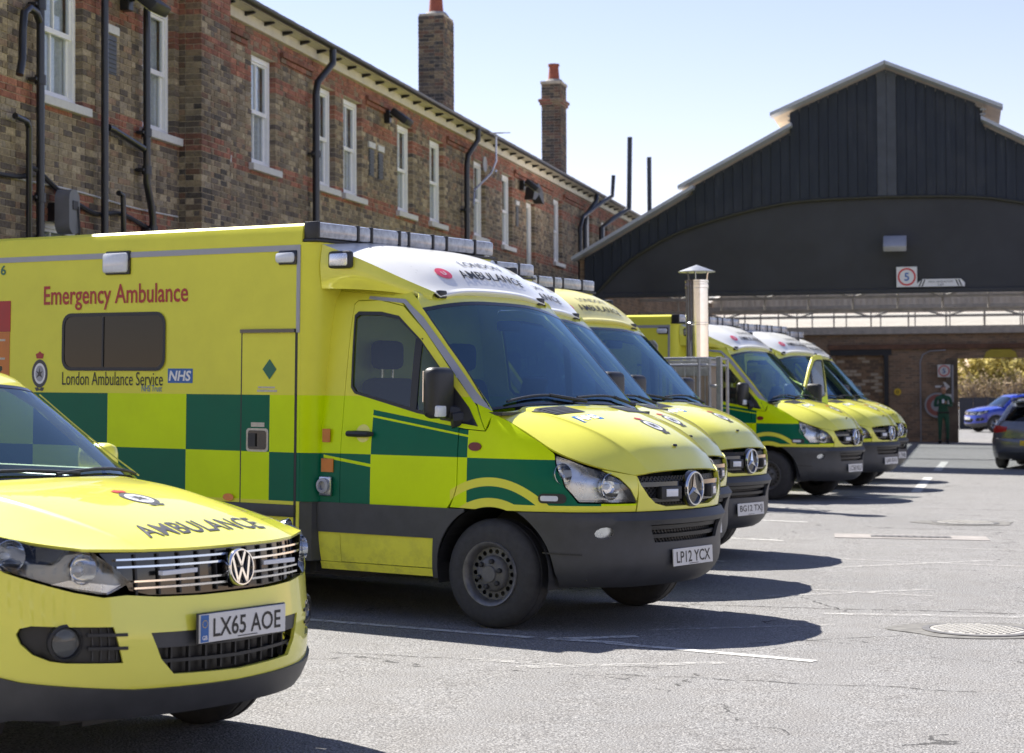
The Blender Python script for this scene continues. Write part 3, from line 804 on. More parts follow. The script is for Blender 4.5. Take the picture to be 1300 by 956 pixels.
def brickwall_mat():
    k = NT('old_wall'); g = k.gco(); sp = k.n('SeparateXYZ'); k.t.links.new(g, sp.inputs[0]); cb = k.n('CombineXYZ')
    k.t.links.new(k.m_('ADD', sp.outputs[0], sp.outputs[1]), cb.inputs[0]); k.t.links.new(sp.outputs[2], cb.inputs[1])
    br = k.n('TexBrick'); k.t.links.new(cb.outputs[0], br.inputs[0]); br.inputs['Scale'].default_value = 1
    br.inputs['Brick Width'].default_value = .225; br.inputs['Row Height'].default_value = .075; br.inputs['Mortar Size'].default_value = .006
    br.inputs['Color1'].default_value = (.40, .26, .165, 1); br.inputs['Color2'].default_value = (.22, .165, .12, 1); br.inputs['Mortar'].default_value = (.4, .33, .26, 1)
    n = k.noise(1.3, 6, .7, g); c = k.mix(k.ramp(n, [(.35, .55), (.6, 0.0)]), br.outputs[0], (.13, .095, .065))
    n3 = k.noise(2.6, 5, .75, g); c = k.mix(k.ramp(n3, [(.66, 0.0), (.78, .6)]), c, (.42, .37, .3))
    k.base(c); k.set(.9, spec=.2); k.bump(br.outputs['Fac'], -.4, .01); return k.m
MATS['old_wall'] = brickwall_mat()
# back wall with a bricked-up doorway and the exit opening
bw_ = MB(); zb0 = -.3; T_ = 1.95 + EYE
for (a, b, c, d) in ((XL - 1.4, -4.0, zb0, T_), (-4.0, -2.38, 1.39 + EYE, T_), (-2.38, -.13, zb0, T_), (-.13, 4.3, 1.15 + EYE, T_), (4.3, 6.2, zb0, T_)):
    bw_.box(a, b, YB, YB + .35, c, d)
bk = spart(bw_, 'back_wall', 'old_wall')
MB().box(-4.0, -2.38, YB + .12, YB + .3, zb0, 1.39 + EYE).build('bricked_doorway', mat('infill_brick', (.30, .2, .12), .9, var=.6, vs=9), bk)
rr_ = random.Random(8)
for j in range(26):
    zz = .25 + j * .105
    for q in range(6):
        xx = -3.95 + q * .27 + (.13 if j % 2 else 0)
        if xx + .24 < -2.4: MB().box(xx, xx + .24, YB + .1, YB + .13, zz, zz + .085).build('brick', mat(('infill_a', 'infill_b', 'infill_c')[rr_.randrange(3)], ((.28, .18, .11), (.16, .11, .075), (.46, .38, .28))[0]), bk)
MATS['infill_b'].node_tree.nodes  # shades of the infill brick
for nm, cc in (('infill_b', (.16, .11, .075)), ('infill_c', (.48, .4, .3))):
    for nd in MATS[nm].node_tree.nodes:
        if nd.bl_idname == 'ShaderNodeMix': nd.inputs[6].default_value = (*cc, 1)
MB().box(-4.15, -2.2, YB - .06, YB - .003, 1.28 + EYE, 1.5 + EYE).build('door_lintel', 'dark_panel', bk)
MB().box(-2.44, -2.3, YB - .06, YB - .003, 0, 1.28 + EYE).build('door_jamb', 'dark_panel', bk)
MB().box(-4.2, 5, YB - .10, YB - .012, 1.47 + EYE, 1.62 + EYE).build('rusty_lintel', mat('rust_steel', (.17, .085, .05), .7, var=.4, vs=5), bk)
MB().box(-.5, -.14, YB - .12, YB - .002, zb0, 1.15 + EYE, .01).build('opening_pier', mat('pier_dark', (.17, .135, .10), .9, var=.4, vs=3), bk)
MB().tube([(-1.3, YB - .03, 0.0), (-1.3, YB - .03, 1.05 + EYE), (-1.22, YB - .03, 1.28 + EYE), (-1.0, YB - .03, 1.4 + EYE), (-.5, YB - .14, 1.42 + EYE)], .022, 6).build('conduit', 'strip_grey', bk, True)
MB().tube([(-.3, YB - .14, .95 + EYE), (-.3, YB - .14, -.25 + EYE)], .035, 6).build('conduit', 'strip_grey', bk, True)
spart(MB().box(XL - 1.4, 6.2, YB - .15, YB + .36, 1.952 + EYE, 2.14 + EYE, .01), 'ring_beam', 'steel_beige')
# clerestory glazing over the wall, sheet gable above
for k in range(12):
    xa = XL + .1 + k * 1.09
    spart(MB().box(xa, xa + 1.05, YB + .1, YB + .11, 2.16 + EYE, 2.62 + EYE), 'clerestory_pane', 'window_glass')
    spart(MB().box(xa + 1.05, xa + 1.09, YB + .08, YB + .14, 2.14 + EYE, 2.64 + EYE), 'glazing_bar', 'steel_beige')
cg = MB(); xx = XL + .05
while xx < XR - .05:
    pk = [(xx, 2.64), (xx + .1, 2.64), (xx + .1, ztop(xx + .1)), (xx, ztop(xx))]
    cg.prism([(a, b + EYE) for a, b in pk], lambda u, v, d: (u, d, v), YB + (.05 if int(xx * 10) % 2 else .09), YB + .12); xx += .1
spart(cg, 'rear_gable_sheeting', 'sheet_beige')
for YT in (50.0, 60.0):
    tr = MB(); zt, zm_, zb_ = 2.62 + EYE, 2.33 + EYE, 2.0 + EYE
    if YT < 55: zt, zm_, zb_ = zt + .12, zm_ + .1, zb_ + .1
    for z, h in ((zt, .05), (zm_, .035), (zb_, .035)): tr.box(XL, XR, YT - .05, YT + .05, z - h, z + h)
    t_ = spart(tr, 'roof_truss', 'steel_beige')
    for k in range(13):
        xa = XL + k * 1.09
        MB().tube([(xa, YT, zb_), (xa, YT, zt)], .025, 6).build('strut', 'steel_beige', t_)
        MB().tube([(xa, YT, zm_ if k % 2 else zt), (min(xa + 1.09, XR), YT, zt if k % 2 else zm_)], .03, 6).build('diagonal', 'steel_beige', t_)
for xx in (XL, XR): spart(MB().box(xx - .12, xx + .12, YG + .1, YB, -.3, 3.02 + EYE), 'side_wall', 'old_wall')
for xx in (XL + .3, XR - .3): spart(MB().box(xx - .12, xx + .12, YG - .02, YG + .22, -.3, 2.3 + EYE, .01), 'post', 'dark_panel')
# ---- signs on the gable and walls
mat('sign_white', (.76, .76, .75), .4, var=.05)
mat('sign_red', (.62, .03, .03), .4); mat('faded_red', (.36, .12, .10), .5); mat('board_yellow', (.50, .40, .04), .5)
mat('sign_yellow', (.8, .55, .03), .4)
def speed_sign(x, y, z, s, label, face=-1):
    t = empty('speed_limit_sign', Matrix.Translation((x, y, z)))
    f = lambda d: (lambda u, v: (u, -d, v))
    MB().box(-s / 2, s / 2, -.012, .012, -s / 2, s / 2, .003).build('plate', 'sign_white', t)
    flat(poly2d(circ(0, 0, s * .44, 36), [circ(0, 0, s * .355, 36)], .1), f(.0145)).build('ring', 'sign_red', t)
    flat(fit2d(text2d('5', 1, bold=.02), h=s * .40), f(.0145)).build('numeral', 'decal_blue', t)
    return tag(t, label, 'sign')
speed_sign(-1.12, YG - .05, 2.5 + EYE, .43, 'square 5 speed limit sign on the black gable beside the headroom board')
speed_sign(-.56, YB - .13, .76 + EYE, .40, 'square 5 speed limit sign on the brick pier above the person')
hb = empty('headroom_sign', Matrix.Translation((-.42, YG - .045, 2.36 + EYE)))
MB().prism([(-.5, -.075), (.5, -.075), (.5, .0), (.42, .085), (-.38, .085), (-.5, -.02)], lambda u, v, d: (u, d, v), -.01, .01).build('plate', 'sign_white', hb)
for sx in (-.46, -.4, .36, .42):
    sl_ = .06 if sx < 0 else -.06
    flat(([(sx, -.07), (sx + .028, -.07), (sx + .028 + sl_, .07), (sx + sl_, .07)], [(0, 1, 2, 3)]), lambda u, v: (u, -.0125, v)).build('hatching', 'decal_black', hb)
flat(fit2d(text2d('MAX HEADROOM', 1), w=.5), lambda u, v: (u, -.0125, v + .028)).build('lettering', 'decal_grey', hb)
flat(fit2d(text2d('3.6M', 1), w=.12), lambda u, v: (u, -.0125, v - .035)).build('lettering', 'decal_grey', hb)
tag(hb, 'white headroom board with black diagonal ends on the black gable', 'sign')
fl = floodlight(-1.33, 0, 'pale floodlight on the black gable above the speed limit sign', 1.2)
fl.matrix_world = Matrix.Translation((-1.33, YG - .02, 3.2 + EYE)) @ Matrix.Rotation(R(-90), 4, 'Z'); del fl['group']
for c in fl.children:
    if c.name.startswith('housing'): c.material_slots[0].link = 'OBJECT'; c.material_slots[0].material = MATS['strip_grey']
ars = empty('arrow_sign', Matrix.Translation((-.62, YB - .125, .26 + EYE)))
MB().prism([(-.22, -.035), (.08, -.035), (.02, -.14), (.1, -.14), (.24, 0), (.1, .14), (.02, .14), (.08, .035), (-.22, .035)], lambda u, v, d: (u, d, v), -.006, .006).build('arrow', 'sign_white', ars)
MB().box(.02, .3, -.004, .004, -.62, -.24).build('notice', 'sign_white', ars)
tag(ars, 'white arrow and notice on the brick pier under the speed sign', 'sign')
rs = empty('round_sign', Matrix.Translation((-.78, YB - .09, -.33 + EYE)))
MB().lathe([(.4, -.02), (.4, .02), (.0001, .021)], axis='y', n=32).build('disc', 'strip_grey', rs)
flat(poly2d(circ(0, 0, .34, 30), [circ(0, 0, .2, 30)], .1), lambda u, v: (u, -.0215, v)).build('ring', 'faded_red', rs)
tag(rs, 'grey and red round sign on the wall behind the person', 'sign')
ys_ = empty('yellow_sign', Matrix.Translation((-2.02, YB - .03, .1 + EYE)))
MB().lathe([(.11, -.01), (.11, .01), (.0001, .011)], axis='y', n=24).build('disc', 'sign_yellow', ys_)
flat(poly2d(circ(0, 0, .05, 16), [circ(0, 0, .03, 16)], .1), lambda u, v: (u, -.0125, v)).build('symbol', 'decal_black', ys_)
tag(ys_, 'small yellow round sign on the dark brick wall', 'sign')
yb = empty('yellow_board', Matrix.Translation((1.2, YB - .06, 1.17 + EYE)))
MB().prism([(-.52, 0), (.52, 0), (.45, .18), (.3, .26), (-.3, .26), (-.45, .18)], lambda u, v, d: (u, d, v), -.02, .02).build('panel', 'board_yellow', yb)
tag(yb, 'yellow height board over the exit opening', 'sign')

# ---- beyond the exit: fence, shrubs
fe = empty('dark_fence', Matrix.Translation((5, 90, gz(5))))
for k in range(26):
    xx = -7 + k * .62
    MB().box(xx, xx + .6, -.02, .02, -.3, 1.42, .005).build('panel', mat('fence_dark', (.03, .033, .04), .7, var=.3), fe)
MB().box(-7, 9.2, -.03, .03, 1.42, 1.46).build('rail', 'fence_dark', fe)
tag(fe, 'dark panelled fence beyond the exit opening', 'fence')
def leaf_mat(name, c1, c2):
    k = NT(name); g = k.gco(); nz = k.noise(7, 3, .6, g)
    c = k.ramp(nz, [(.35, c1), (.65, c2)]); k.base(c); k.set(.7, spec=.2)
    tl = k.n('BsdfTranslucent'); k.t.links.new(c, tl.inputs[0]); mx = k.n('MixShader'); mx.inputs[0].default_value = .3
    k.t.links.new(k.b.outputs[0], mx.inputs[1]); k.t.links.new(tl.outputs[0], mx.inputs[2]); k.t.links.new(mx.outputs[0], k.out.inputs[0]); MATS[name] = k.m
leaf_mat('yellow_leaf', (.40, .33, .08), (.58, .50, .18)); leaf_mat('green_leaf', (.05, .085, .02), (.10, .14, .035)); leaf_mat('dry_leaf', (.28, .2, .11), (.42, .32, .2))
mat('twig', (.24, .19, .14), .85, var=.3)
def shrub(x, y, h, rx, ry, nleaf, lm, ls, label, name, ntw=40, tw_m='twig', z0=.5):
    t = empty(name, Matrix.Translation((x, y, gz(x)))); rs_ = random.Random(int(x * 100 + y)); tw = MB(); ends = []
    for _ in range(ntw):
        a = rs_.uniform(0, 2 * pi); b = rs_.uniform(.2, 1); p = Vector((rs_.uniform(-.2, .2) * rx, rs_.uniform(-.2, .2) * ry, 0))
        q = Vector((rx * b * cos(a), ry * b * sin(a), h * rs_.uniform(z0, 1) * (1 - .25 * b)))
        m = (p + q) * .5 + Vector((rs_.uniform(-.2, .2), rs_.uniform(-.2, .2), .25)); tw.tube([p, m, q], [.035, .02, .006], 5, False); ends += [(m, q)]
        for _k in range(3):
            d = Vector((rs_.uniform(-.5, .5), rs_.uniform(-.5, .5), rs_.uniform(-.1, .6))); s0 = m.lerp(q, rs_.random()); tw.tube([s0, s0 + d * .5, s0 + d], [.012, .008, .003], 4, False); ends.append((s0, s0 + d))
    tw.build('trunk', tw_m, t, fix=False)
    V = []; F = []
    for _ in range(nleaf):
        a, b = ends[rs_.randrange(len(ends))]; c = a.lerp(b, rs_.uniform(.2, 1.05)) + Vector((rs_.gauss(0, .1), rs_.gauss(0, .1), rs_.gauss(0, .1)))
        u = Vector((rs_.gauss(0, 1), rs_.gauss(0, 1), rs_.gauss(0, 1))).normalized(); v = u.orthogonal().normalized(); s_ = ls * rs_.uniform(.6, 1.3); n = len(V)
        V += [c + u * s_, c + v * s_ * .5, c - u * s_, c - v * s_ * .5]; F.append((n, n + 1, n + 2, n + 3))
    if nleaf: MB().add(V, F).build('crown', lm, t, fix=False)
    return tag(t, label, 'shrub')
shrub(1.2, 97, 4.6, 1.9, 1.3, 6500, 'yellow_leaf', .12, 'tall yellow-leaved shrub beyond the fence behind the blue car', 'yellow_shrub', 60)
shrub(3.9, 98, 4.8, 2.1, 1.3, 6500, 'yellow_leaf', .12, 'broad yellow-leaved shrub behind the grey hatchback', 'yellow_shrub', 60)
shrub(-1.3, 99, 4.3, 1.6, 1.2, 3500, 'dry_leaf', .1, 'reddish dry shrub at the edge of the exit opening', 'dry_shrub', 60)
for xx, wh in ((.6, 'beside the brick pier'), (2.3, 'behind the bonnet of the blue car'), (4.0, 'behind the roof of the blue car')):
    shrub(xx, 93.5, 2.7, 1.2, .7, 900, 'dry_leaf', .07, 'bare twiggy grey-brown hedge plant over the dark fence ' + wh, 'bare_hedge', 110)['group'] = 'bare hedge plants along the dark fence'

# ================================================================ AMBULANCES
def livery():
    k = NT('ambulance_livery'); co = k.oco(); sp = k.n('SeparateXYZ'); k.t.links.new(co, sp.inputs[0]); x, y, z = sp.outputs
    box_ = k.lt(x, -1.36); cab_ = k.gt(x, -1.36); band = k.an(k.gt(z, .757), k.lt(z, 1.475))
    par = k.m_('ABSOLUTE', k.m_('MODULO', k.m_('FLOOR', k.m_('DIVIDE', k.m_('ADD', x, 1.765), .78)), 2.0))
    up = k.gt(z, 1.086); same = k.m_('SUBTRACT', 1.0, k.m_('ABSOLUTE', k.m_('SUBTRACT', k.gt(par, .5), up)))
    g_box = k.an(box_, same)
    slant = k.m_('MULTIPLY_ADD', k.m_('ADD', x, .957), -.148, 1.384)
    g1 = k.an(k.gt(x, -.957), k.lt(x, -.17), k.gt(z, 1.087), k.lt(z, slant))
    gap = k.an(k.gt(z, k.m_('SUBTRACT', slant, .05)), k.lt(z, k.m_('SUBTRACT', slant, .036)))
    g1 = k.m_('SUBTRACT', g1, k.an(g1, gap))
    g2 = k.an(k.lt(x, -.957), k.lt(z, 1.087))
    gap2 = k.an(k.gt(z, k.m_('MULTIPLY_ADD', k.m_('ADD', x, 1.24), -.13, 1.04)), k.lt(z, k.m_('MULTIPLY_ADD', k.m_('ADD', x, 1.24), -.13, 1.06)))
    g2 = k.m_('SUBTRACT', g2, k.an(g2, gap2))
    rr = k.m_('SQRT', k.m_('ADD', k.m_('POWER', k.m_('SUBTRACT', x, .02), 2.0), k.m_('POWER', k.m_('SUBTRACT', z, .36), 2.0)))
    fen = k.gt(x, -.17)
    yarc = k.orr(k.an(k.gt(rr, .55), k.lt(rr, .605)), k.lt(rr, .475)); yarc = k.an(yarc, k.gt(x, -.3), k.lt(z, 1.0))
    g3 = k.an(fen, k.lt(z, 1.086), k.gt(z, .80), k.lt(x, .70))
    green = k.an(band, k.orr(g_box, k.an(cab_, k.orr(g1, g2, g3))))
    c = k.mix(band, YEL, LIME); c = k.mix(green, c, GREEN)
    low = k.an(cab_, fen, k.lt(z, .80)); c = k.mix(low, c, YEL)
    c = k.mix(k.an(band, cab_, yarc), c, YEL)
    g = k.gco(); nz = k.noise(2.5, 5, .65, g)
    c = k.mix(1.0, c, k.ramp(nz, [(.3, .93), (.7, 1.03)]), 'MULTIPLY')
    dirt = k.an(k.m_('SUBTRACT', 1.0, k.m_('SMOOTH_MIN', k.m_('MULTIPLY', z, 1.6), 1.0, .2)), k.ramp(k.noise(9, 5, .7, g), [(.45, 0.0), (.7, .8)]))
    c = k.mix(dirt, c, (.12, .11, .09))
    k.base(c); k.set(k.m_('MULTIPLY_ADD', nz, .15, .25), spec=.16); return k.m
MATS['ambulance_livery'] = livery()
def grille_mat():
    k = NT('grille_mesh'); co = k.oco(); sp = k.n('SeparateXYZ'); k.t.links.new(co, sp.inputs[0])
    u = k.m_('SINE', k.m_('MULTIPLY', k.m_('ADD', sp.outputs[1], sp.outputs[2]), 180)); v = k.m_('SINE', k.m_('MULTIPLY', k.m_('SUBTRACT', sp.outputs[1], sp.outputs[2]), 180))
    h = k.m_('MAXIMUM', u, v); c = k.mix(k.gt(h, .55), (.004, .004, .004), (.04, .04, .043)); k.base(c); k.set(.4); k.bump(h, .8, .01); return k.m
MATS['grille_mesh'] = grille_mat()

W = Wrap([(.3, .80), (.5, .88), (.757, .905), (.85, .92), (.93, .918), (.985, .905), (1.04, .87), (1.135, .84), (1.265, .67), (1.385, .45), (1.41, .40), (1.75, .08), (2.1, -.21), (2.3, -.42)],
         [(.28, .94), (.36, .965), (.5, .985), (.75, .995), (1.1, .99), (1.3, .972), (1.5, .95), (1.8, .912), (2.05, .868), (2.15, .83), (2.25, .74)], .75)
WB = Wrap([(.26, .78), (.31, .86), (.40, .92), (.5, .93), (.56, .925), (.66, .94), (.70, .962), (.735, .962), (.757, .925)],
          [(.26, .93), (.32, .968), (.5, .99), (.757, 1.003)], .75)
def arc(r, a0, a1, n=12, c=(.02, .36)): return [(c[0] + r * cos(R(a0 + (a1 - a0) * i / n)), c[1] + r * sin(R(a0 + (a1 - a0) * i / n))) for i in range(n + 1)]
def nhs_badge(parent, f, w, h, mb_only=False):
    flat(([(-w / 2, -h / 2), (w / 2, -h / 2), (w / 2, h / 2), (-w / 2, h / 2)], [(0, 1, 2, 3)]), lambda u, v: f(u, v, .002)).build('badge', 'decal_blue', parent)
    V, F = fit2d(text2d('NHS', 1, bold=.03), w=w * .86, h=h * .72); V = [(a + b * .18, b) for a, b in V]
    flat((V, F), lambda u, v: f(u, v, .004)).build('badge_lettering', 'decal_white', parent)
def crest(parent, f, s):
    """round badge with crown"""
    parts = [(poly2d(circ(0, 0, s * .5, 28, s * .62), [circ(0, 0, s * .36, 28, s * .46)], s), 'decal_grey', .002),
             (poly2d(circ(0, 0, s * .36, 28, s * .46), [circ(0, 0, s * .27, 24, s * .35)], s), 'decal_white', .002),
             (poly2d(circ(0, 0, s * .27, 24, s * .35), (), s), 'strip_grey', .002),
             (poly2d([(0, .28), (.05, .06), (.22, .12), (.09, -.02), (.2, -.2), (0, -.1), (-.2, -.2), (-.09, -.02), (-.22, .12), (-.05, .06)], (), 1), 'decal_grey', .004),
             (poly2d([(-.2, .66), (.2, .66), (.26, .86), (.12, .9), (0, .98), (-.12, .9), (-.26, .86)], (), 1), 'decal_red', .003),
             (poly2d([(-.3, -.62), (-.1, -.6), (0, -.7), (.1, -.6), (.3, -.62), (.2, -.78), (0, -.74), (-.2, -.78)], (), 1), 'decal_grey', .003)]
    for i, (vf, m, o) in enumerate(parts):
        if i >= 3: vf = ([(a * s, b * s) for a, b in vf[0]], vf[1])
        flat(vf, lambda u, v, o=o: f(u, v, o)).build('crest', m, parent)

def wheel(parent, x, y, sg, r=.35, wd=.215, rim=.205, style='steel', rubber='rubber'):
    """sg: +1 outer face towards +y"""
    hw = wd / 2
    prof = [(rim, -hw), (rim + .03, -hw - .004), (r - .05, -hw), (r - .015, -hw + .02), (r, -hw + .045), (r, -.05), (r - .007, -.045), (r - .007, -.035), (r, -.03), (r, .03), (r - .007, .035), (r - .007, .045), (r, .05), (r, hw - .045), (r - .015, hw - .02), (r - .05, hw), (rim + .03, hw + .004), (rim, hw)]
    w_ = MB().lathe([(a, b) for a, b in prof], c=(x, y, r), axis='y', n=40, cap=False).build('wheel', rubber, parent, True, 50)
    yo = y + sg * hw
    rim_ = MB().lathe([(rim + .004, -sg * .16 * 0 + sg * .003), (rim, sg * .012), (rim - .018, sg * .008), (rim - .03, -sg * .03), (rim - .04, -sg * .05)] if sg > 0 else [(rim - .04, .05), (rim - .03, .03), (rim - .018, -.008), (rim, -.012), (rim + .004, -.003)], c=(x, yo, r), axis='y', n=36, cap=False)
    if style == 'steel':
        rim_.build('rim', mat('rim_edge', (.16, .16, .165), .45, metal=.5, var=.3, vs=20), w_, True, 60)
        holes = [circ(.142 * cos(2 * pi * i / 18), .142 * sin(2 * pi * i / 18), .0155, 10) for i in range(18)]
        f = lambda u, v: (x + u, yo - sg * .045, r + v)
        V2, F2 = fill(circ(0, 0, rim - .034, 36), holes, .05)
        flat((V2, F2), f).build('disc', 'steel_black', w_)
        MB().lathe([(.001, -.09), (rim - .03, -.09)], c=(x, yo if sg > 0 else yo + .18, r), axis='y', n=24).build('drum', 'black_plastic', w_)
        h = MB().lathe([(.118, -sg * .045), (.112, -sg * .02), (.095, -sg * .004), (.055, sg * .004), (.05, sg * .018), (.0005, sg * .02)] if sg > 0 else [(.0005, -.02), (.05, -.018), (.055, -.004), (.095, .004), (.112, .02), (.118, .045)], c=(x, yo, r), axis='y', n=28)
        h.build('hub', mat('hub_grey', (.12, .12, .122), .5, var=.2, vs=30), w_, True, 40)
        for i in range(6):
            a = 2 * pi * i / 6 + .3
            MB().lathe([(.0165, 0), (.0165, sg * .022), (.011, sg * .026), (.0005, sg * .026)] if sg > 0 else [(.0005, -.026), (.011, -.026), (.0165, -.022), (.0165, 0)], c=(x + .083 * cos(a), yo, r + .083 * sin(a)), axis='y', n=8).build('wheel_nut', 'black_plastic', w_)
    else:
        rim_.build('rim', 'alloy', w_, True, 60)
        MB().lathe([(.001, -.06), (rim - .03, -.06)], c=(x, yo if sg > 0 else yo + .12, r), axis='y', n=24).build('drum', 'black_plastic', w_)
        for i in range(5):
            a = 2 * pi * i / 5 + .4
            for da in (-.16, .16):
                MB().tube([(x + .03 * cos(a), yo - sg * .012, r + .03 * sin(a)), (x + (rim - .015) * cos(a + da), yo - sg * .016, r + (rim - .015) * sin(a + da))], [.022, .014], 6).build('spoke', 'alloy', w_, True)
        MB().lathe([(.05, -.02), (.05, .006), (.0005, .008)] if sg > 0 else [(.0005, -.008), (.05, -.006), (.05, .02)], c=(x, yo, r), axis='y', n=18).build('hub', 'alloy', w_, True)
    return w_
def plate(parent, M, text, eu=False, w=.52, h=.111, rear=False):
    """number plate: local u to the right as seen, v up, facing +n"""
    p = MB().box(0, .008, -w / 2, w / 2, -h / 2, h / 2, .002, M).build('number_plate', 'plate_white' if not rear else 'sign_yellow', parent)
    f = lambda u, v, o=.0095: M @ Vector((o, u, v))
    u0 = 0
    if eu:
        flat(([(-w / 2 + .003, -h / 2 + .003), (-w / 2 + .05, -h / 2 + .003), (-w / 2 + .05, h / 2 - .003), (-w / 2 + .003, h / 2 - .003)], [(0, 1, 2, 3)]), f).build('plate_band', 'decal_blue', p); u0 = .022
        flat(fit2d(text2d('GB', 1, bold=.02), w=.03), lambda u, v: f(u - w / 2 + .026, v - .035, .011)).build('plate_lettering', 'decal_white', p)
        for i in range(12):
            a = 2 * pi * i / 12; flat((circ(-w / 2 + .026 + .014 * cos(a), .018 + .014 * sin(a), .0025, 5), [(0, 1, 2, 3, 4)]), lambda u, v: f(u, v, .011)).build('plate_star', 'sign_yellow', p)
    flat(fit2d(text2d(text, 1, bold=.012), w=w - .075 - u0 * 1.6, h=.074), lambda u, v: f(u + u0, v)).build('plate_lettering', 'decal_black', p)
    flat(fit2d(text2d('SUPPLIED BY FLEET SERVICE', 1), w=.12) if False else ([(-.06, -.002), (.06, -.002), (.06, .002), (-.06, .002)], [(0, 1, 2, 3)]), lambda u, v: f(u + u0, v - h / 2 + .009)).build('plate_imprint', 'decal_grey', p)
    return p
def star_emblem(parent, M, r):
    ring = MB(); n = 40
    ring.lathe([(r, -.008), (r, .008), (r * .975, .014), (r * .9, .014), (r * .875, .006), (r * .875, -.008)], axis='x', n=n)
    for i in range(3):
        a = R(90 + 120 * i); d = Vector((0, cos(a), sin(a))); e = Vector((0, -sin(a), cos(a)))
        w0 = r * .17
        V = [d * r * .93 + Vector((.002, 0, 0)), e * w0 * .9 + d * r * .1, Vector((.018, 0, 0)), -e * w0 * .9 + d * r * .1, d * -.0 + Vector((-.006, 0, 0))]
        ring.add([V[0], V[1], V[2], V[3]], [(0, 1, 2), (0, 2, 3)])
    R_ = MB().add(ring.V, ring.F, M).build('star_emblem', 'chrome', parent, True, 30)
    MB().lathe([(r * .98, -.03), (r * 1.06, -.03), (r * 1.06, -.004), (r * .88, -.004), (r * .0005, -.004)], axis='x', n=30, M=M).build('emblem_backing', 'gloss_black', R_, True)
    return R_

def headlight(parent, outline, f, lamps, depth=.10, inner='reflector', flip=False):
    """clear lens over a bright housing with round lamps; f maps the outline plane to the skin"""
    he = drape(outline, f, (), .05, 0, .004, flip).build('headlight', 'lens_clear', parent, True, 40)
    drape(outline, f, (), .05, .004, -depth * .75, flip).build('housing', inner, he, True, 60)
    # rim of the housing
    V = []; F = []; e = 1e-3; D = densify(outline, .05); n = len(D)
    for (u, v) in D:
        p = Vector(f(u, v)); a = Vector(f(u + e, v)) - Vector(f(u - e, v)); b = Vector(f(u, v + e)) - Vector(f(u, v - e)); nn = a.cross(b).normalized() * (-1 if flip else 1)
        V += [p - nn * .002, p - nn * depth * .8]
    F = [(2 * i, 2 * ((i + 1) % n), 2 * ((i + 1) % n) + 1, 2 * i + 1) for i in range(n)]
    MB().add(V, F).build('bezel', 'gloss_black', he)
    for (u, v, r) in lamps:
        p = Vector(f(u, v)); a = Vector(f(u + e, v)) - Vector(f(u - e, v)); b = Vector(f(u, v + e)) - Vector(f(u, v - e)); nn = a.cross(b).normalized() * (-1 if flip else 1)
        nn = (nn * .45 + Vector((.9, 0, 0))).normalized(); M = Matrix.Translation(p - nn * depth * .62) @ nn.to_track_quat('Z', 'Y').to_matrix().to_4x4()
        MB().lathe([(r, .05), (r * .97, .052), (r * .9, .02), (r * .6, -.012), (r * .25, -.02)], n=24, M=M, cap=False).build('lamp_bowl', 'chrome', he, True, 60)
        MB().lathe([(r * .22, -.02), (r * .22, .02), (r * .12, .035), (.0005, .04)], n=12, M=M).build('bulb', 'lamp_white', he, True)
    return he

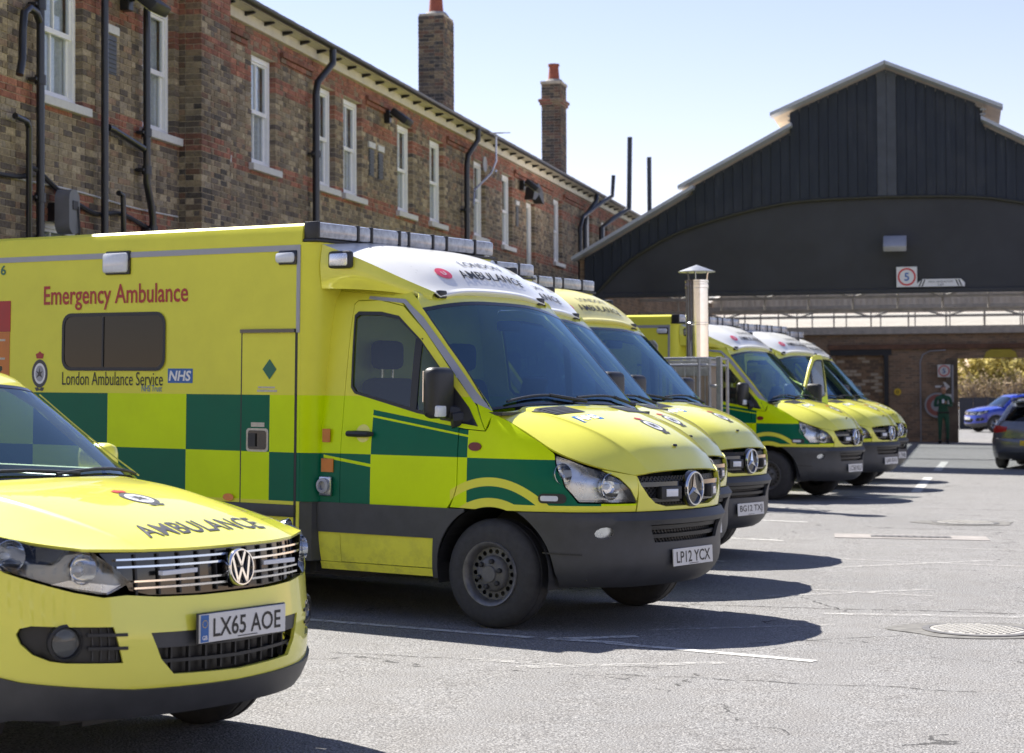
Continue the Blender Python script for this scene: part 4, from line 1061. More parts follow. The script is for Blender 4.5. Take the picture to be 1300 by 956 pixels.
def make_ambulance():
    A = empty('ambulance'); L = 'ambulance_livery'
    B = lambda mb, name, m, par=A, smooth=True, sharp=35: mb.build(name, m, par, smooth, sharp)
    fair_mbs = []
    for sg in (-1, 1):
        fx = W.X(sg); fl = sg > 0
        dr = lambda o, h=(), off=0, th=.012, st=.06, f=fx: drape(o, f, h, st, th, off, fl)
        hood_edge = [(-.02, 1.372), (.10, 1.325), (.22, 1.258), (.34, 1.195), (.44, 1.128)]
        # fender incl. the strip under the headlight, in (q, z)
        q = lambda x, z: (W.qx(x, z, 1), z); qy = lambda y, z: (W.qy(y, z), z)
        FW = (lambda u, v: W(sg * u, v))
        lamp = [q(.455, 1.112), q(.53, 1.085), q(.61, 1.045), qy(.735, 1.012), qy(.66, .965), qy(.595, .90), qy(.545, .822), qy(.68, .822), q(.60, .826), q(.53, .92), q(.48, 1.02)]
        fen_top = [q(-.243, .905 + .0363 * i) for i in range(11)] + [q(-.14, 1.262), q(-.036, 1.256)] + [q(*p) for p in hood_edge] + [q(.448, 1.118), q(.47, 1.02), q(.522, .918), q(.594, .815), qy(.68, .811), qy(.54, .811), qy(.54, .761)]
        fen_all = fen_top + [q(.37, .761)] + [q(*p) for p in arc(.418, 73, 107, 8)] + [q(-.30, .764), q(-.268, .83)]
        B(drape(fen_all, FW, (), .05, .012, 0, sg < 0), 'fender', L)
        # slip of body colour between headlight and bonnet corner
        slip = [qy(.728, 1.025), qy(.652, .975), qy(.588, .905), qy(.545, .830), qy(.535, .88), qy(.53, .985), qy(.60, .998)]
        B(drape(slip, FW, (), .04, .012, 0, sg < 0), 'grille_flank', 'yellow_paint')
        hl = headlight(A, lamp, FW, [(W.qx(.52, 1.0), 1.0, .07), (W.qy(.70, .92), .92, .085)], .11, flip=sg < 0)
        win = [(-1.165, 1.53), (-1.13, 1.49), (-.59, 1.365), (-.10, 1.287), (-.185, 1.405), (-.40, 1.62), (-.62, 1.85), (-.82, 2.01), (-.97, 2.04), (-1.165, 2.045), (-1.195, 2.02)]
        door = [(-1.212, .362), (-1.212, 2.09), (-1.19, 2.115), (-1.0, 2.118), (-.80, 2.075), (-.60, 1.905), (-.36, 1.645), (-.14, 1.42), (-.045, 1.262), (-.25, 1.274), (-.25, .905), (-.275, .83), (-.325, .757), (-.40, .70), (-.44, .57), (-.45, .362)]
        d_ = B(dr(door, [win], 0, .02), 'door', L)
        gl = [(a + (-.005 if a < -1.1 else .004), b) for a, b in win]
        B(dr(gl, (), -.008, 0), 'window', 'side_glass', d_)
        B(dr(win, [[(a * .97 - .022, 1.70 + (b - 1.70) * .93) for a, b in win]], .003, .008), 'window_seal', 'black_plastic', d_)
        B(dr(rect(-.66, -.605, 1.385, 1.86), (), .0, .01), 'window_bar', 'black_plastic', d_)
        B(dr([(-.40, 1.325), (-.10, 1.288), (-.185, 1.405), (-.40, 1.615)], (), .006, .012), 'mirror_panel', 'black_plastic', d_)
        B(MB().tube([fx(-1.15, 1.222) + Vector((0, sg * .01, 0)), fx(-1.13, 1.222) + Vector((0, sg * .04, 0)), fx(-1.05, 1.222) + Vector((0, sg * .045, 0)), fx(-.96, 1.222) + Vector((0, sg * .04, 0)), fx(-.94, 1.222) + Vector((0, sg * .01, 0))], [.014, .02, .022, .02, .014], 8), 'handle', 'black_plastic', d_)
        B(dr(circ(-1.03, 1.225, .06, 20), (), .002, .003), 'handle_recess', 'yellow_paint', d_)
        B(dr([(-1.4, .36), (-1.216, .36), (-1.216, 2.10), (-1.19, 2.125), (-1.0, 2.124), (-.97, 2.118), (-.795, 2.08), (-.9, 2.15), (-1.4, 2.19)]), 'door_pillar', L)
        # A pillar up to the roof rail
        ap_ = [(-.042, 1.268), (-.135, 1.426), (-.355, 1.65), (-.595, 1.911), (-.79, 2.085), (-.91, 2.155), (-1.4, 2.195), (-1.4, 2.235), (-.80, 2.185), (-.70, 2.11), (-.662, 2.065), (-.5, 1.895), (-.335, 1.72), (-.17, 1.545), (-.03, 1.395), (-.012, 1.372)]
        B(dr(ap_), 'windscreen_pillar', L)
        B(dr([(-.022, 1.385), (-.16, 1.44), (-.37, 1.665), (-.61, 1.92), (-.80, 2.095), (-1.1, 2.128), (-1.1, 2.148), (-.80, 2.122), (-.635, 2.0), (-.45, 1.81), (-.33, 1.685), (-.16, 1.505)], (), .004, .004, .05), 'reflective_strip', 'strip_grey')
        # black side rubbing band running into the wheel arch
        B(dr([(-1.4, .558), (-1.4, .757), (-.18, .757)] + arc(.43, 118, 178, 10) + [(-.415, .30), (-.455, .30), (-.45, .36), (-.43, .558)], (), .012, .014), 'side_band', 'bumper_plastic')
        B(dr([(-1.4, .305), (-1.4, .356), (-.455, .356), (-.455, .305)]), 'sill', L)
        B(dr(rect(-1.4, -1.216, .36, .56), (), -.004, .01), 'sill_panel', L)
        # wheel arch liner
        V = []; F = []; P = arc(.43, -12, 192, 24)
        for (a, b) in P: V += [(a, sg * .97, b), (a, sg * .50, b)]
        F = [(2 * i, 2 * i + 2, 2 * i + 3, 2 * i + 1) for i in range(len(P) - 1)]
        n = len(V); V.append((.02, sg * .50, .4)); F += [(2 * i + 1, 2 * i + 3, n) for i in range(len(P) - 1)]
        B(MB().add(V, F), 'arch_liner', 'black_plastic', A, False)
        B(dr(rrect(.37, .535, .815, .875, .028, 4), (), .008, .016), 'side_lamp', 'black_plastic')
        B(dr(rrect(.385, .49, .83, .862, .012, 3), (), .012, .006), 'side_lamp_lens', 'lamp_white')
        B(dr(circ(-.11, 1.158, .05, 18, .028), (), .008, .01), 'repeater', mat('badge_red', (.16, .012, .015), .35))
        wheel(A, 0, sg * .86, sg); 
        for yy in (.74, .96): wheel(A, -3.665, sg * yy, sg)
        # door mirror
        m_ = B(MB().box(-.40, -.285, sg * 1.07 - .115, sg * 1.07 + .115, 1.335, 1.665, .045, None, 3), 'mirror', 'black_plastic')
        B(MB().tube([(-.27, sg * .93, 1.37), (-.32, sg * 1.0, 1.38)], .05, 8).tube([(-.25, sg * .93, 1.34), (-.30, sg * .99, 1.33)], .06, 8), 'mirror_arm', 'black_plastic', m_)
        B(MB().box(-.405, -.40, sg * 1.07 - .09, sg * 1.07 + .09, 1.44, 1.64), 'mirror_glass', 'chrome', m_)
        B(MB().box(-.31, -.275, sg * 1.07 - .10, sg * 1.07 + .0, 1.345, 1.42, .012), 'mirror_indicator', 'lamp_white', m_)
        # roof fairing side
        crease = [(-1.385, sg * 1.0, 2.50), (-1.1, sg * .93, 2.39), (-.85, sg * .80, 2.265), (-.68, sg * .665, 2.175)]
        low_ = [(-1.385, sg * 1.0, 2.20), (-1.1, sg * .92, 2.19), (-.85, sg * .82, 2.165), (-.675, sg * .70, 2.125)]
        mid_ = [tuple((a + b) / 2 * (1.02 if i == 1 else 1) for i, (a, b) in enumerate(zip(p, q_))) for p, q_ in zip(crease, low_)]
        Sf = patch([crease, mid_, low_]); fs_ = drape(rect(0, 2, 0, 3), Sf, (), .25, .01, 0, sg > 0)
        fsd = B(fs_, 'fairing_side', 'yellow_paint')
        # scene lamp
        lm = B(MB().box(-1.33, -1.14, sg * .985 - .03, sg * .985 + .03, 2.33, 2.45, .022), 'scene_lamp', 'black_plastic')
        B(MB().box(-1.315, -1.155, sg * 1.0 - .022, sg * 1.0 + .022, 2.345, 2.435, .015), 'scene_lamp_lens', 'reflector', lm)
    # bonnet
    half = [[(.06, 0, 1.428), (.055, .3, 1.425), (.03, .62, 1.416), (.022, .70, 1.392), (-.015, .905, 1.375)], [(.32, 0, 1.372), (.315, .3, 1.369), (.29, .575, 1.354), (.283, .645, 1.327), (.215, .905, 1.265)],
            [(.58, 0, 1.292), (.575, .28, 1.287), (.545, .52, 1.262), (.535, .59, 1.232), (.45, .875, 1.133)], [(.78, 0, 1.178), (.775, .25, 1.172), (.74, .46, 1.143), (.73, .525, 1.115), (.655, .735, 1.045)], [(.895, 0, 1.02), (.887, .22, 1.017), (.862, .40, 1.009), (.85, .455, 1.002), (.812, .548, .992)]]
    HS = patch([symm(r) for r in half]); hood_mb = drape(rect(0, 4, 0, 8), HS, (), .11, .014)
    hood = B(hood_mb, 'bonnet', 'yellow_paint', A, True, 60)
    ht = bvh([hood_mb]); down = (0, 0, -1)
    for sg in (-1, 1):
        vent = fill([(.10, sg * .27), (.10, sg * .66), (.255, sg * .59), (.275, sg * .27)][::sg], (), .05)
        B(project(vent, lambda u, v: (u, v, 2), down, ht, .004), 'bonnet_vent', 'black_plastic', hood, False)
        for i in range(5): B(project(fill(rect(.12 + i * .028, .13 + i * .028, min(sg * .29, sg * .6), max(sg * .29, sg * .6)), (), .08), lambda u, v: (u, v, 2), down, ht, .007), 'vent_slat', 'bumper_plastic', hood, False)
    fb = lambda u, v, o: (lambda p: p + Vector((0, 0, o)))(Vector(ht.ray_cast(Vector((.335 + v, -.42 + u, 2)), Vector(down))[0]))
    # badge on the bonnet, read from the front
    def hf(cx, cy):
        def g(u, v, o):
            h = ht.ray_cast(Vector((cx - v, cy + u, 2)), Vector(down)); return h[0] + Vector((.001, 0, o))
        return g
    nhs_badge(hood, hf(.37, -.40), .25, .105)
    crest(hood, hf(.57, .10), .15)
    B(MB().lathe([(.018, 0), (.014, .014), (.0005, .016)], c=HS(3.1, 4), n=12), 'washer_jet', 'black_plastic', hood)
    # nose panel, grille, bumper
    YF = W.Y()
    nose = [(-.532, .761), (.532, .761), (.532, .985), (.515, .93), (.455, .855), (.39, .81), (.28, .786), (-.28, .786), (-.39, .81), (-.455, .855), (-.515, .93), (-.532, .985)]
    B(drape(nose, YF, (), .05, .03, .004, True if False else (Vector(YF(.01, .8)) - Vector(YF(0, .8))).cross(Vector(YF(0, .81)) - Vector(YF(0, .8))).x < 0), 'nose_panel', 'yellow_paint')
    fz = (Vector(YF(.01, .8)) - Vector(YF(0, .8))).cross(Vector(YF(0, .81)) - Vector(YF(0, .8))).x < 0
    gro = [(-.545, .995), (.545, .995), (.522, .93), (.46, .848), (.39, .80), (.28, .776), (-.28, .776), (-.39, .80), (-.46, .848), (-.522, .93)]
    gri = B(drape(gro, YF, (), .05, .01, -.032, fz), 'grille', 'grille_mesh')
    B(drape([(-.52, .945), (.52, .945), (.505, .915), (-.505, .915)], YF, (), .05, .03, -.004, fz), 'grille_bar', 'gloss_black', gri)
    B(drape([(-.44, .842), (.44, .842), (.40, .815), (-.40, .815)], YF, (), .05, .03, -.006, fz), 'grille_bar', 'gloss_black', gri)
    for yy in (-.27, .27):
        p = YF(yy, .875); n_ = Vector((.95, .3 * (1 if yy > 0 else -1), 0)).normalized(); M = Matrix.Translation(p + n_ * .0) @ Matrix.Rotation(math.atan2(n_.y, n_.x), 4, 'Z')
        bl = B(MB().box(-.02, .035, -.088, .088, -.042, .042, .008, M), 'strobe_lamp', 'black_plastic', gri)
        B(MB().box(.035, .041, -.05, .05, -.024, .024, .002, M), 'strobe_lens', 'lamp_white', bl)
    star_emblem(A, Matrix.Translation((W.xf(.893) + .022, 0, .893)), .112)
    QZ = lambda u, v: WB(u, v)
    qb = lambda x, z, s: (WB.qx(x, z, s), z); qby = lambda y, z: (WB.qy(y, z), z)
    bo = [qb(.455, .285, -1)] + [qb(x, z, -1) for x, z in arc(.445, 2, 62, 8)] + [qb(.32, .757, -1), qby(-.7, .757), qby(-.4, .757), qby(0, .757), qby(.4, .757), qby(.7, .757), qb(.32, .757, 1)] + [qb(x, z, 1) for x, z in arc(.445, 62, 2, 8)] + [qb(.455, .285, 1), qby(.8, .285), qby(.5, .275), qby(-.5, .275), qby(-.8, .285)]
    hole = [qby(-.46, .675), qby(-.40, .56), qby(.40, .56), qby(.46, .675)]
    fogs = [[qby(s * y, z) for y, z in circ(.755, .63, .05, 12, .038)] for s in (-1, 1)]
    fzb = (QZ(.01, .6) - QZ(0, .6)).cross(QZ(0, .61) - QZ(0, .6)).x < 0
    bp = B(drape(bo, QZ, [hole] + fogs, .045, .02, 0, fzb), 'bumper', 'bumper_plastic', A, True, 50)
    B(drape([(a * 1.05, .617 + (b - .617) * 1.1) for a, b in hole], QZ, (), .05, .01, -.06, fzb), 'intake', 'grille_mesh', bp)
    for z_ in (.595, .648): B(drape([qby(-.44, z_ + .012), qby(-.42, z_ - .012), qby(.42, z_ - .012), qby(.44, z_ + .012)], QZ, (), .05, .02, -.025, fzb), 'intake_bar', 'black_plastic', bp)
    for fo in fogs:
        B(drape(fo, QZ, (), .03, 0, -.006, fzb), 'fog_lamp', 'lens_clear', bp); B(drape(fo, QZ, (), .03, .004, -.03, fzb), 'fog_reflector', 'reflector', bp)
    B(drape([qb(.40, .50, -1), qb(.62, .49, -1), qb(.62, .50, -1), qb(.40, .51, -1)], QZ, (), .05, .004, .004, fzb), 'bumper_crease', 'black_plastic', bp)
    # underside so daylight does not show through the engine bay
    B(MB().box(-1.4, .62, -.48, .48, .32, .40).box(-1.40, -.46, -.93, .93, .33, .40).box(.42, .62, -.80, .80, .33, .74).box(-.46, .5, -.49, .49, .4, 1.2), 'engine_bay', 'black_plastic', A, False)
    # windscreen
    def we(x, z): p = W.X(1)(x, z); return (p.x, p.y, p.z)
    e0, e1, e2, e3 = we(-.036, 1.392), we(-.238, 1.615), we(-.445, 1.835), we(-.662, 2.062)
    rows = [[(.03, 0, 1.432), (.02, .4, 1.428), (-.004, .72, 1.41), e0], [(-.20, 0, 1.68), (-.205, .38, 1.672), (-.222, .68, 1.642), e1], [(-.405, 0, 1.915), (-.41, .36, 1.905), (-.427, .65, 1.872), e2], [(-.60, 0, 2.128), (-.608, .34, 2.122), (-.632, .60, 2.098), e3]]
    WS = patch([symm(r) for r in rows]); wsm = drape(rect(0, 3, 0, 6), WS, (), .15, .005, 0, True)
    up_ = (WS(1.01, 3) - WS(1, 3)).cross(WS(1, 3.01) - WS(1, 3)).x
    wsm = drape(rect(0, 3, 0, 6), WS, (), .15, 0, 0, up_ < 0)
    wsc = B(wsm, 'windscreen', 'windscreen_glass', A, True, 80)
    band = [rect(0, 3, 0, .055), rect(0, 3, 5.945, 6), rect(2.9, 3, .05, 5.95), rect(0, .06, .05, 5.95)]
    for b_ in band: B(drape(b_, WS, (), .1, .006, .002, up_ < 0), 'screen_seal', 'gloss_black', wsc)
    for (y0, y1, sw) in ((-.70, .06, 1), (.02, .74, 1)):
        t0 = 3 + y0 / .95 * 3; t1 = 3 + y1 / .95 * 3
        pts = [WS(.02 + .12 * math.sin(pi * i / 8) * .6 + (.10 if i < 5 else .10 * (8 - i) / 3), t0 + (t1 - t0) * i / 8) + Vector((.018, 0, .014)) for i in range(9)]
        wi = B(MB().tube(pts, .009, 6), 'wiper', 'black_plastic'); B(MB().tube([WS(0, t1) + Vector((.03, 0, .02)), pts[5]], .013, 6), 'wiper_arm', 'black_plastic', wi)
    B(MB().prism([(-.93, 0), (.93, 0), (.93, .02), (-.93, .02)], lambda u, v, d: (d - .06 * abs(u) ** 2 * 0, u, 1.36 + v), -.1, .06), 'cowl', 'black_plastic', A, False)
    # cab roof
    e4, e5 = we(-.80, 2.188), we(-1.4, 2.238)
    RS = patch([symm([(-.602, 0, 2.13), (-.61, .34, 2.125), (-.634, .6, 2.10), e3]), symm([(-.70, 0, 2.185), (-.70, .34, 2.18), (-.71, .62, 2.16), we(-.70, 2.108)]), symm([(-.85, 0, 2.225), (-.85, .36, 2.22), (-.84, .64, 2.205), e4]), symm([(-1.4, 0, 2.26), (-1.4, .38, 2.258), (-1.4, .66, 2.25), e5])])
    upr = (RS(1.01, 3) - RS(1, 3)).cross(RS(1, 3.01) - RS(1, 3)).z < 0
    B(drape(rect(0, 3, 0, 6), RS, (), .2, .012, 0, upr), 'roof', 'yellow_paint', A, True, 70)
    # fairing top
    FS = patch([symm([(-1.385, 0, 2.545), (-1.385, .5, 2.54), (-1.385, 1.0, 2.50)]), symm([(-1.1, 0, 2.485), (-1.1, .48, 2.475), (-1.1, .93, 2.39)]), symm([(-.85, 0, 2.37), (-.85, .42, 2.355), (-.85, .80, 2.265)]), symm([(-.685, 0, 2.225), (-.687, .35, 2.215), (-.68, .665, 2.175)])])
    upf = (FS(1.01, 2) - FS(1, 2)).cross(FS(1, 2.01) - FS(1, 2)).z < 0
    fmb = drape(rect(0, 3, 0, 4), FS, (), .15, .01, 0, upf); fair = B(fmb, 'roof_fairing', 'fairing_white', A, True, 70)
    LS = patch([symm([(-.685, 0, 2.225), (-.687, .35, 2.215), (-.68, .665, 2.175)]), symm([(-.645, 0, 2.20), (-.648, .35, 2.19), (-.655, .64, 2.145)]), symm([(-.68, 0, 2.165), (-.68, .35, 2.16), (-.69, .62, 2.125)])])
    B(drape(rect(0, 2, 0, 4), LS, (), .15, .006, 0, (LS(1.01, 2) - LS(1, 2)).cross(LS(1, 2.01) - LS(1, 2)).x < 0), 'fairing_lip', 'fairing_white', fair, True, 70)
    def tf(r0, y0, o=.004):
        def g(u, v):
            r, c = r0 - v / .29, 2 + (u + y0) / .41; p = FS(r, c); n = (FS(r + .01, c) - FS(r - .01, c)).cross(FS(r, c + .01) - FS(r, c - .01)).normalized()
            return p + n * (o if n.z > 0 else -o)
        return g
    B(flat(fit2d(text2d('AMBULANCE', 1, bold=.006), w=.80, h=.115), tf(2.35, .16)), 'fairing_lettering', 'decal_black', fair, False)
    B(flat(fit2d(text2d('LONDON', 1), w=.46, h=.08), tf(1.74, .16)), 'fairing_lettering', 'decal_grey', fair, False)
    B(flat(fill(circ(0, 0, .075, 24), (), .03), tf(2.28, -.42)), 'round_sticker', 'decal_pink', fair, False)
    B(flat(fit2d(text2d('U', 1, bold=.03), h=.05), tf(2.28, -.42, .006)), 'sticker_lettering', 'decal_white', fair, False)
    for yy in (-.60, .60): B(MB().box(-.70, -.655, yy - .045, yy + .045, 2.135, 2.19, .012), 'marker_lamp', 'black_plastic', fair)
    # light bar in the step of the box roof
    lb = B(MB().box(-1.50, -1.375, -1.07, 1.05, 2.515, 2.535, .006), 'light_bar', 'black_plastic')
    segs = [-1.05, -.62, -.47, -.15, -.04, .25, .42, .78, 1.03]
    for a, b in zip(segs[:-1], segs[1:]): B(MB().box(-1.49, -1.375, a + .008, b - .008, 2.54, 2.648, .018), 'light_bar_lens', 'bar_lens', lb)
    for a in segs[:-1]: B(MB().box(-1.495, -1.371, a - .012, a + .012, 2.535, 2.652, .006), 'light_bar_divider', 'black_plastic', lb)
    for a in (-.9, -.3, .1, .6, .9): B(MB().box(-1.46, -1.41, a - .05, a + .05, 2.545, 2.62, .01), 'light_bar_lamp', 'lamp_grey', lb)
    # interior
    B(MB().box(-.55, .02, -.86, .86, 1.12, 1.33, .05).box(-.62, -.35, .0, .3, .75, 1.2, .04).box(-.42, -.24, -.1, .22, 1.33, 1.43, .03), 'dashboard', 'cab_trim', A)
    B(MB().box(-.40, -.18, .32, .55, 1.335, 1.345, 0, Matrix.Rotation(R(6), 4, 'Y') if False else None), 'paper', 'decal_white', A, False)
    B(MB().box(-.02, .02, -.13, .13, 0, .2, .01, Matrix.Translation((-.38, .02, 1.42)) @ Matrix.Rotation(R(20), 4, 'Y')), 'data_terminal', 'black_plastic', A)
    Ms = Matrix.Translation((-.62, -.43, 1.27)) @ Matrix.Rotation(R(-62), 4, 'Y')
    st_ = B(MB().lathe([(.20 + .016 * cos(a), .016 * sin(a)) for a in [2 * pi * i / 8 for i in range(9)]], n=28, M=Ms), 'steering_wheel', 'black_plastic')
    B(MB().box(-.19, .19, -.03, .03, -.02, .01, .01, Ms).box(-.06, .06, -.06, .06, -.03, .02, .015, Ms), 'steering_spoke', 'black_plastic', st_)
    for yy in (-.43, .45):
        se = B(MB().box(-1.18, -.68, yy - .25, yy + .25, .82, 1.0, .06, None, 3), 'seat', 'seat_fabric')
        B(MB().box(-.08, .08, -.24, .24, 0, .66, .06, Matrix.Translation((-1.12, yy, .95)) @ Matrix.Rotation(R(-12), 4, 'Y'), 3), 'seat_back', 'seat_fabric', se)
        B(MB().box(-1.32, -1.2, yy - .14, yy + .14, 1.66, 1.86, .05, None, 3), 'headrest', 'seat_fabric', se)
        for dy in (-.06, .06): B(MB().tube([(-1.26, yy + dy, 1.56), (-1.26, yy + dy, 1.7)], .008, 6), 'headrest_post', 'chrome', se)
    B(MB().box(-1.46, -1.42, -.9, .9, .45, 2.2), 'bulkhead', 'cab_wall', A, False)
    B(MB().box(-1.4, -.5, -.9, .9, .42, .46), 'cab_floor', 'cab_trim', A, False)
    B(MB().box(-.56, -.50, -.12, .12, 1.93, 2.0, .02), 'rear_view_unit', 'black_plastic', A)
    # ---- patient box
    Y = 1.08; X0, X1 = -5.45, -1.50
    plan = [(X1, -Y), (X1, Y), (X0, Y), (X0, -Y)]
    prof = [(.36, 1.0), (2.50, 1.0), (2.575, .994), (2.625, .978), (2.645, .95)]
    V = []; F = []
    for (z, s_) in prof:
        ins = (1 - s_) * Y
        V += [(X1 - ins * .2, -Y + ins, z), (X1 - ins * .2, Y - ins, z), (X0 + ins, Y - ins, z), (X0 + ins, -Y + ins, z)]
    for i in range(len(prof) - 1):
        for j in range(4): F.append((4 * i + j, 4 * i + (j + 1) % 4, 4 * i + 4 + (j + 1) % 4, 4 * i + 4 + j))
    F += [(0, 3, 2, 1), tuple(4 * (len(prof) - 1) + j for j in range(4))]
    body = B(MB().add(V, F), 'box_body', L, A, True, 20)
    B(MB().prism([(-1.50, -1.078), (-1.495, -1.078), (-1.455, -1.068), (-1.42, -1.045), (-1.395, -1.01), (-1.385, -.96), (-1.385, .96), (-1.395, 1.01), (-1.42, 1.045), (-1.455, 1.068), (-1.495, 1.078), (-1.50, 1.078)], lambda u, v, d: (u, v, d), .757, 2.512), 'box_front_corner', L, A, True, 30)
    B(MB().prism([(-1.50, -1.074), (-1.42, -1.04), (-1.39, -.96), (-1.39, .96), (-1.42, 1.04), (-1.50, 1.074)], lambda u, v, d: (u, v, d), .36, .755), 'box_front_skirt', 'bumper_plastic', A, True, 30)
    B(MB().box(X0 + .1, -1.45, -.95, .95, .28, .37).box(-3.3, -1.5, -.4, .4, .2, .3), 'chassis', 'black_plastic', A, False)
    for sg in (-1, 1):
        S_ = lambda u, v, o: (u, sg * (Y + o), v)
        def quad(x0, x1, z0, z1, o0, o1, name, m, par=body, bev=0):
            return B(MB().box(x0, x1, min(sg * (Y + o0), sg * (Y + o1)), max(sg * (Y + o0), sg * (Y + o1)), z0, z1, bev), name, m, par)
        quad(X0, X1 - .03, 2.455, 2.495, -.002, .006, 'trim_strip', 'strip_grey')
        quad(X1 - .036, X1 - .006, 1.9, 2.495, -.002, .007, 'trim_strip', 'strip_grey')
        quad(X0, X1 - .03, .65, .732, -.01, .022, 'rub_rail', 'bumper_plastic', body, .008)
        quad(X0, X1, .27, .36, -.2, -.02, 'skirt', 'black_plastic')
        for (x0, x1, z0, z1, m) in ((-3.375, -3.12, 2.345, 2.495, 'lamp_white'), (-1.716, -1.545, 2.372, 2.448, 'lamp_white')):
            lp = quad(x0, x1, z0, z1, -.01, .035, 'side_flasher', m, body, .025); quad(x0 + .02, x1 + .014, z0 - .012, z1 + .012, -.01, .018, 'flasher_bezel', 'gloss_black', lp, .012)
        wn_ = B(flat(fill(rrect(-3.785, -2.762, 1.652, 2.045, .08), (), .2), lambda u, v: S_(u, v, .006)), 'side_window', 'dark_glass', body, False)
        B(flat(fill(rrect(-3.785, -2.762, 1.652, 2.045, .08), (), .2), lambda u, v: S_(u, v, .0025)), 'window_blind', mat('blind_black', (.012, .012, .012), .9, spec=.1), wn_, False)
        sl_ = fill(rrect(-3.80, -2.747, 1.637, 2.06, .09), [rrect(-3.775, -2.772, 1.662, 2.035, .07)], .2)
        B(flat(sl_, lambda u, v: S_(u, v, .010)), 'window_frame', 'black_plastic', wn_, False)
        quad(-3.38, -3.365, 1.665, 2.03, .006, .012, 'window_bar', 'black_plastic', wn_)
        # locker door
        ld = quad(-2.02, -1.545, .40, 1.895, -.002, .004, 'locker_door', L, body)
        for (x0, x1, z0, z1) in ((-2.032, -2.022, .40, 1.90), (-1.545, -1.525, .40, 1.90), (-2.02, -1.545, .385, .398)): quad(x0, x1, z0, z1, -.003, .0025, 'door_gap', 'black_plastic', ld)
        quad(-2.03, -1.54, 1.90, 1.925, -.002, .02, 'drip_rail', 'gloss_black', ld)
        B(flat(fill(rrect(-1.972, -1.772, 1.085, 1.245, .025), (), .1), lambda u, v: S_(u, v, .0075)), 'latch_frame', 'sticker', ld, False)
        la = B(flat(fill(rrect(-1.955, -1.789, 1.1, 1.23, .02), (), .1), lambda u, v: S_(u, v, .010)), 'latch', 'gloss_black', ld, False)
        quad(-1.945, -1.88, 1.12, 1.21, .01, .02, 'latch_paddle', 'black_plastic', la); quad(-1.93, -1.81, 1.255, 1.285, .004, .007, 'latch_label', 'sticker', ld)
        quad(-1.88, -1.70, 1.495, 1.51, .004, .007, 'warning_label', 'sticker', ld); quad(-1.87, -1.72, 1.52, 1.532, .004, .007, 'warning_label', 'sticker', ld)
        B(flat(([(-1.768, 1.58), (-1.705, 1.65), (-1.768, 1.72), (-1.831, 1.65)], [(0, 1, 2, 3)]), lambda u, v: S_(u, v, .007)), 'hazard_diamond', 'decal_green', ld, False)
        B(flat(fill(circ(-2.128, .765, .05, 18, .025), (), .1), lambda u, v: S_(u, v, .012)), 'marker_lamp', 'lamp_amber', body, False)
        mir = 1 if sg < 0 else -1
        T = lambda txt, cx, cz, w_, h_, m, bold=.0: B(flat(fit2d(text2d(txt, 1, bold=bold), w=w_, h=h_), lambda u, v: S_(cx + u * mir, cz + v, .004)), 'side_lettering', m, body, False)
        T('Emergency Ambulance', -3.272, 2.175, 1.466, .185, 'decal_red', .012)
        T('London Ambulance Service', -3.285, 1.58, 1.025, .098, 'decal_black'); T('NHS Trust', -2.88, 1.512, .20, .045, 'decal_blue')
        nhs_badge(body, lambda u, v, o: S_(-2.605 + u * mir, 1.603 + v, o), .24, .102)
        crest(body, lambda u, v, o: S_(-4.04 + u * mir, 1.615 + v, o), .17)
        quad(-4.9, -4.367, 1.93, 2.165, .001, .004, 'poster', 'decal_red'); quad(-4.9, -4.372, 1.592, 1.928, .001, .004, 'poster', 'decal_orange')
        for i in range(4): quad(-4.78, -4.42 - (i % 2) * .08, 1.86 - i * .07, 1.875 - i * .07, .004, .0055, 'poster_text', 'sticker')
        T('16', -4.475, 2.40, .1, .075, 'decal_green', .02)
        # items on the cab pillar
        quad(-1.365, -1.30, 1.16, 1.25, -.085, -.078, 'label', 'decal_orange', A); quad(-1.37, -1.27, .96, 1.05, -.085, -.076, 'label', 'decal_orange', A)
        so_ = quad(-1.375, -1.27, .80, .93, -.08, -.055, 'charging_socket', 'alloy', A, .008)
        B(MB().lathe([(.05, -.02), (.05, .02), (.03, .024), (.028, .0), (.0005, .0)] if sg > 0 else [(.0005, -.0), (.028, -.0), (.03, -.024), (.05, -.02), (.05, .02)], c=(-1.325, sg * 1.03, .87), axis='y', n=18), 'socket_cap', 'strip_grey', so_)
    return A
MATS['fairing_white'] = mat('fairing_paint', (.80, .80, .76), .3, coat=.5, var=.04)
mat('bar_lens', (.42, .44, .47), .15, coat=.7, var=.35, vs=22)
mat('lamp_grey', (.16, .17, .19), .4, metal=.4, var=.2, vs=30)
proto = make_ambulance()
AMB = [(-2.60, 13.28, -21.5, 'LP12 YCX', 'large yellow and green emergency ambulance with plate LP12 YCX beside the small response car'),
       (-2.86, 16.0, -21.3, None, 'yellow ambulance wedged between the LP12 YCX and BG12 TXJ ambulances, mostly hidden'),
       (-2.78, 18.62, -21, 'BG12 TXJ', 'yellow ambulance with plate BG12 TXJ and a yellow roof fairing'),
       (-2.40, 29.3, -18.8, 'LC58 NLU', 'yellow and green ambulance just beyond the steel flue with its passenger door open'),
       (-2.0, 32.7, -20.5, 'LJ60 BXU', 'yellow ambulance behind the open door, second from the dark shed'),
       (-1.95, 35.7, -20.5, None, 'yellow ambulance closest to the dark shed, at the end of the row')]
fleet = []
mat('fairing_yellow', (.80, .72, .22), .35, coat=.4, var=.05)
for i, (x, y, a, pt, lab) in enumerate(AMB):
    o = proto if i == 0 else copy_tree(proto)
    o.matrix_world = rig(x, y, a); fleet.append(o); tag(o, lab, 'ambulance', 'ambulances parked in the row')
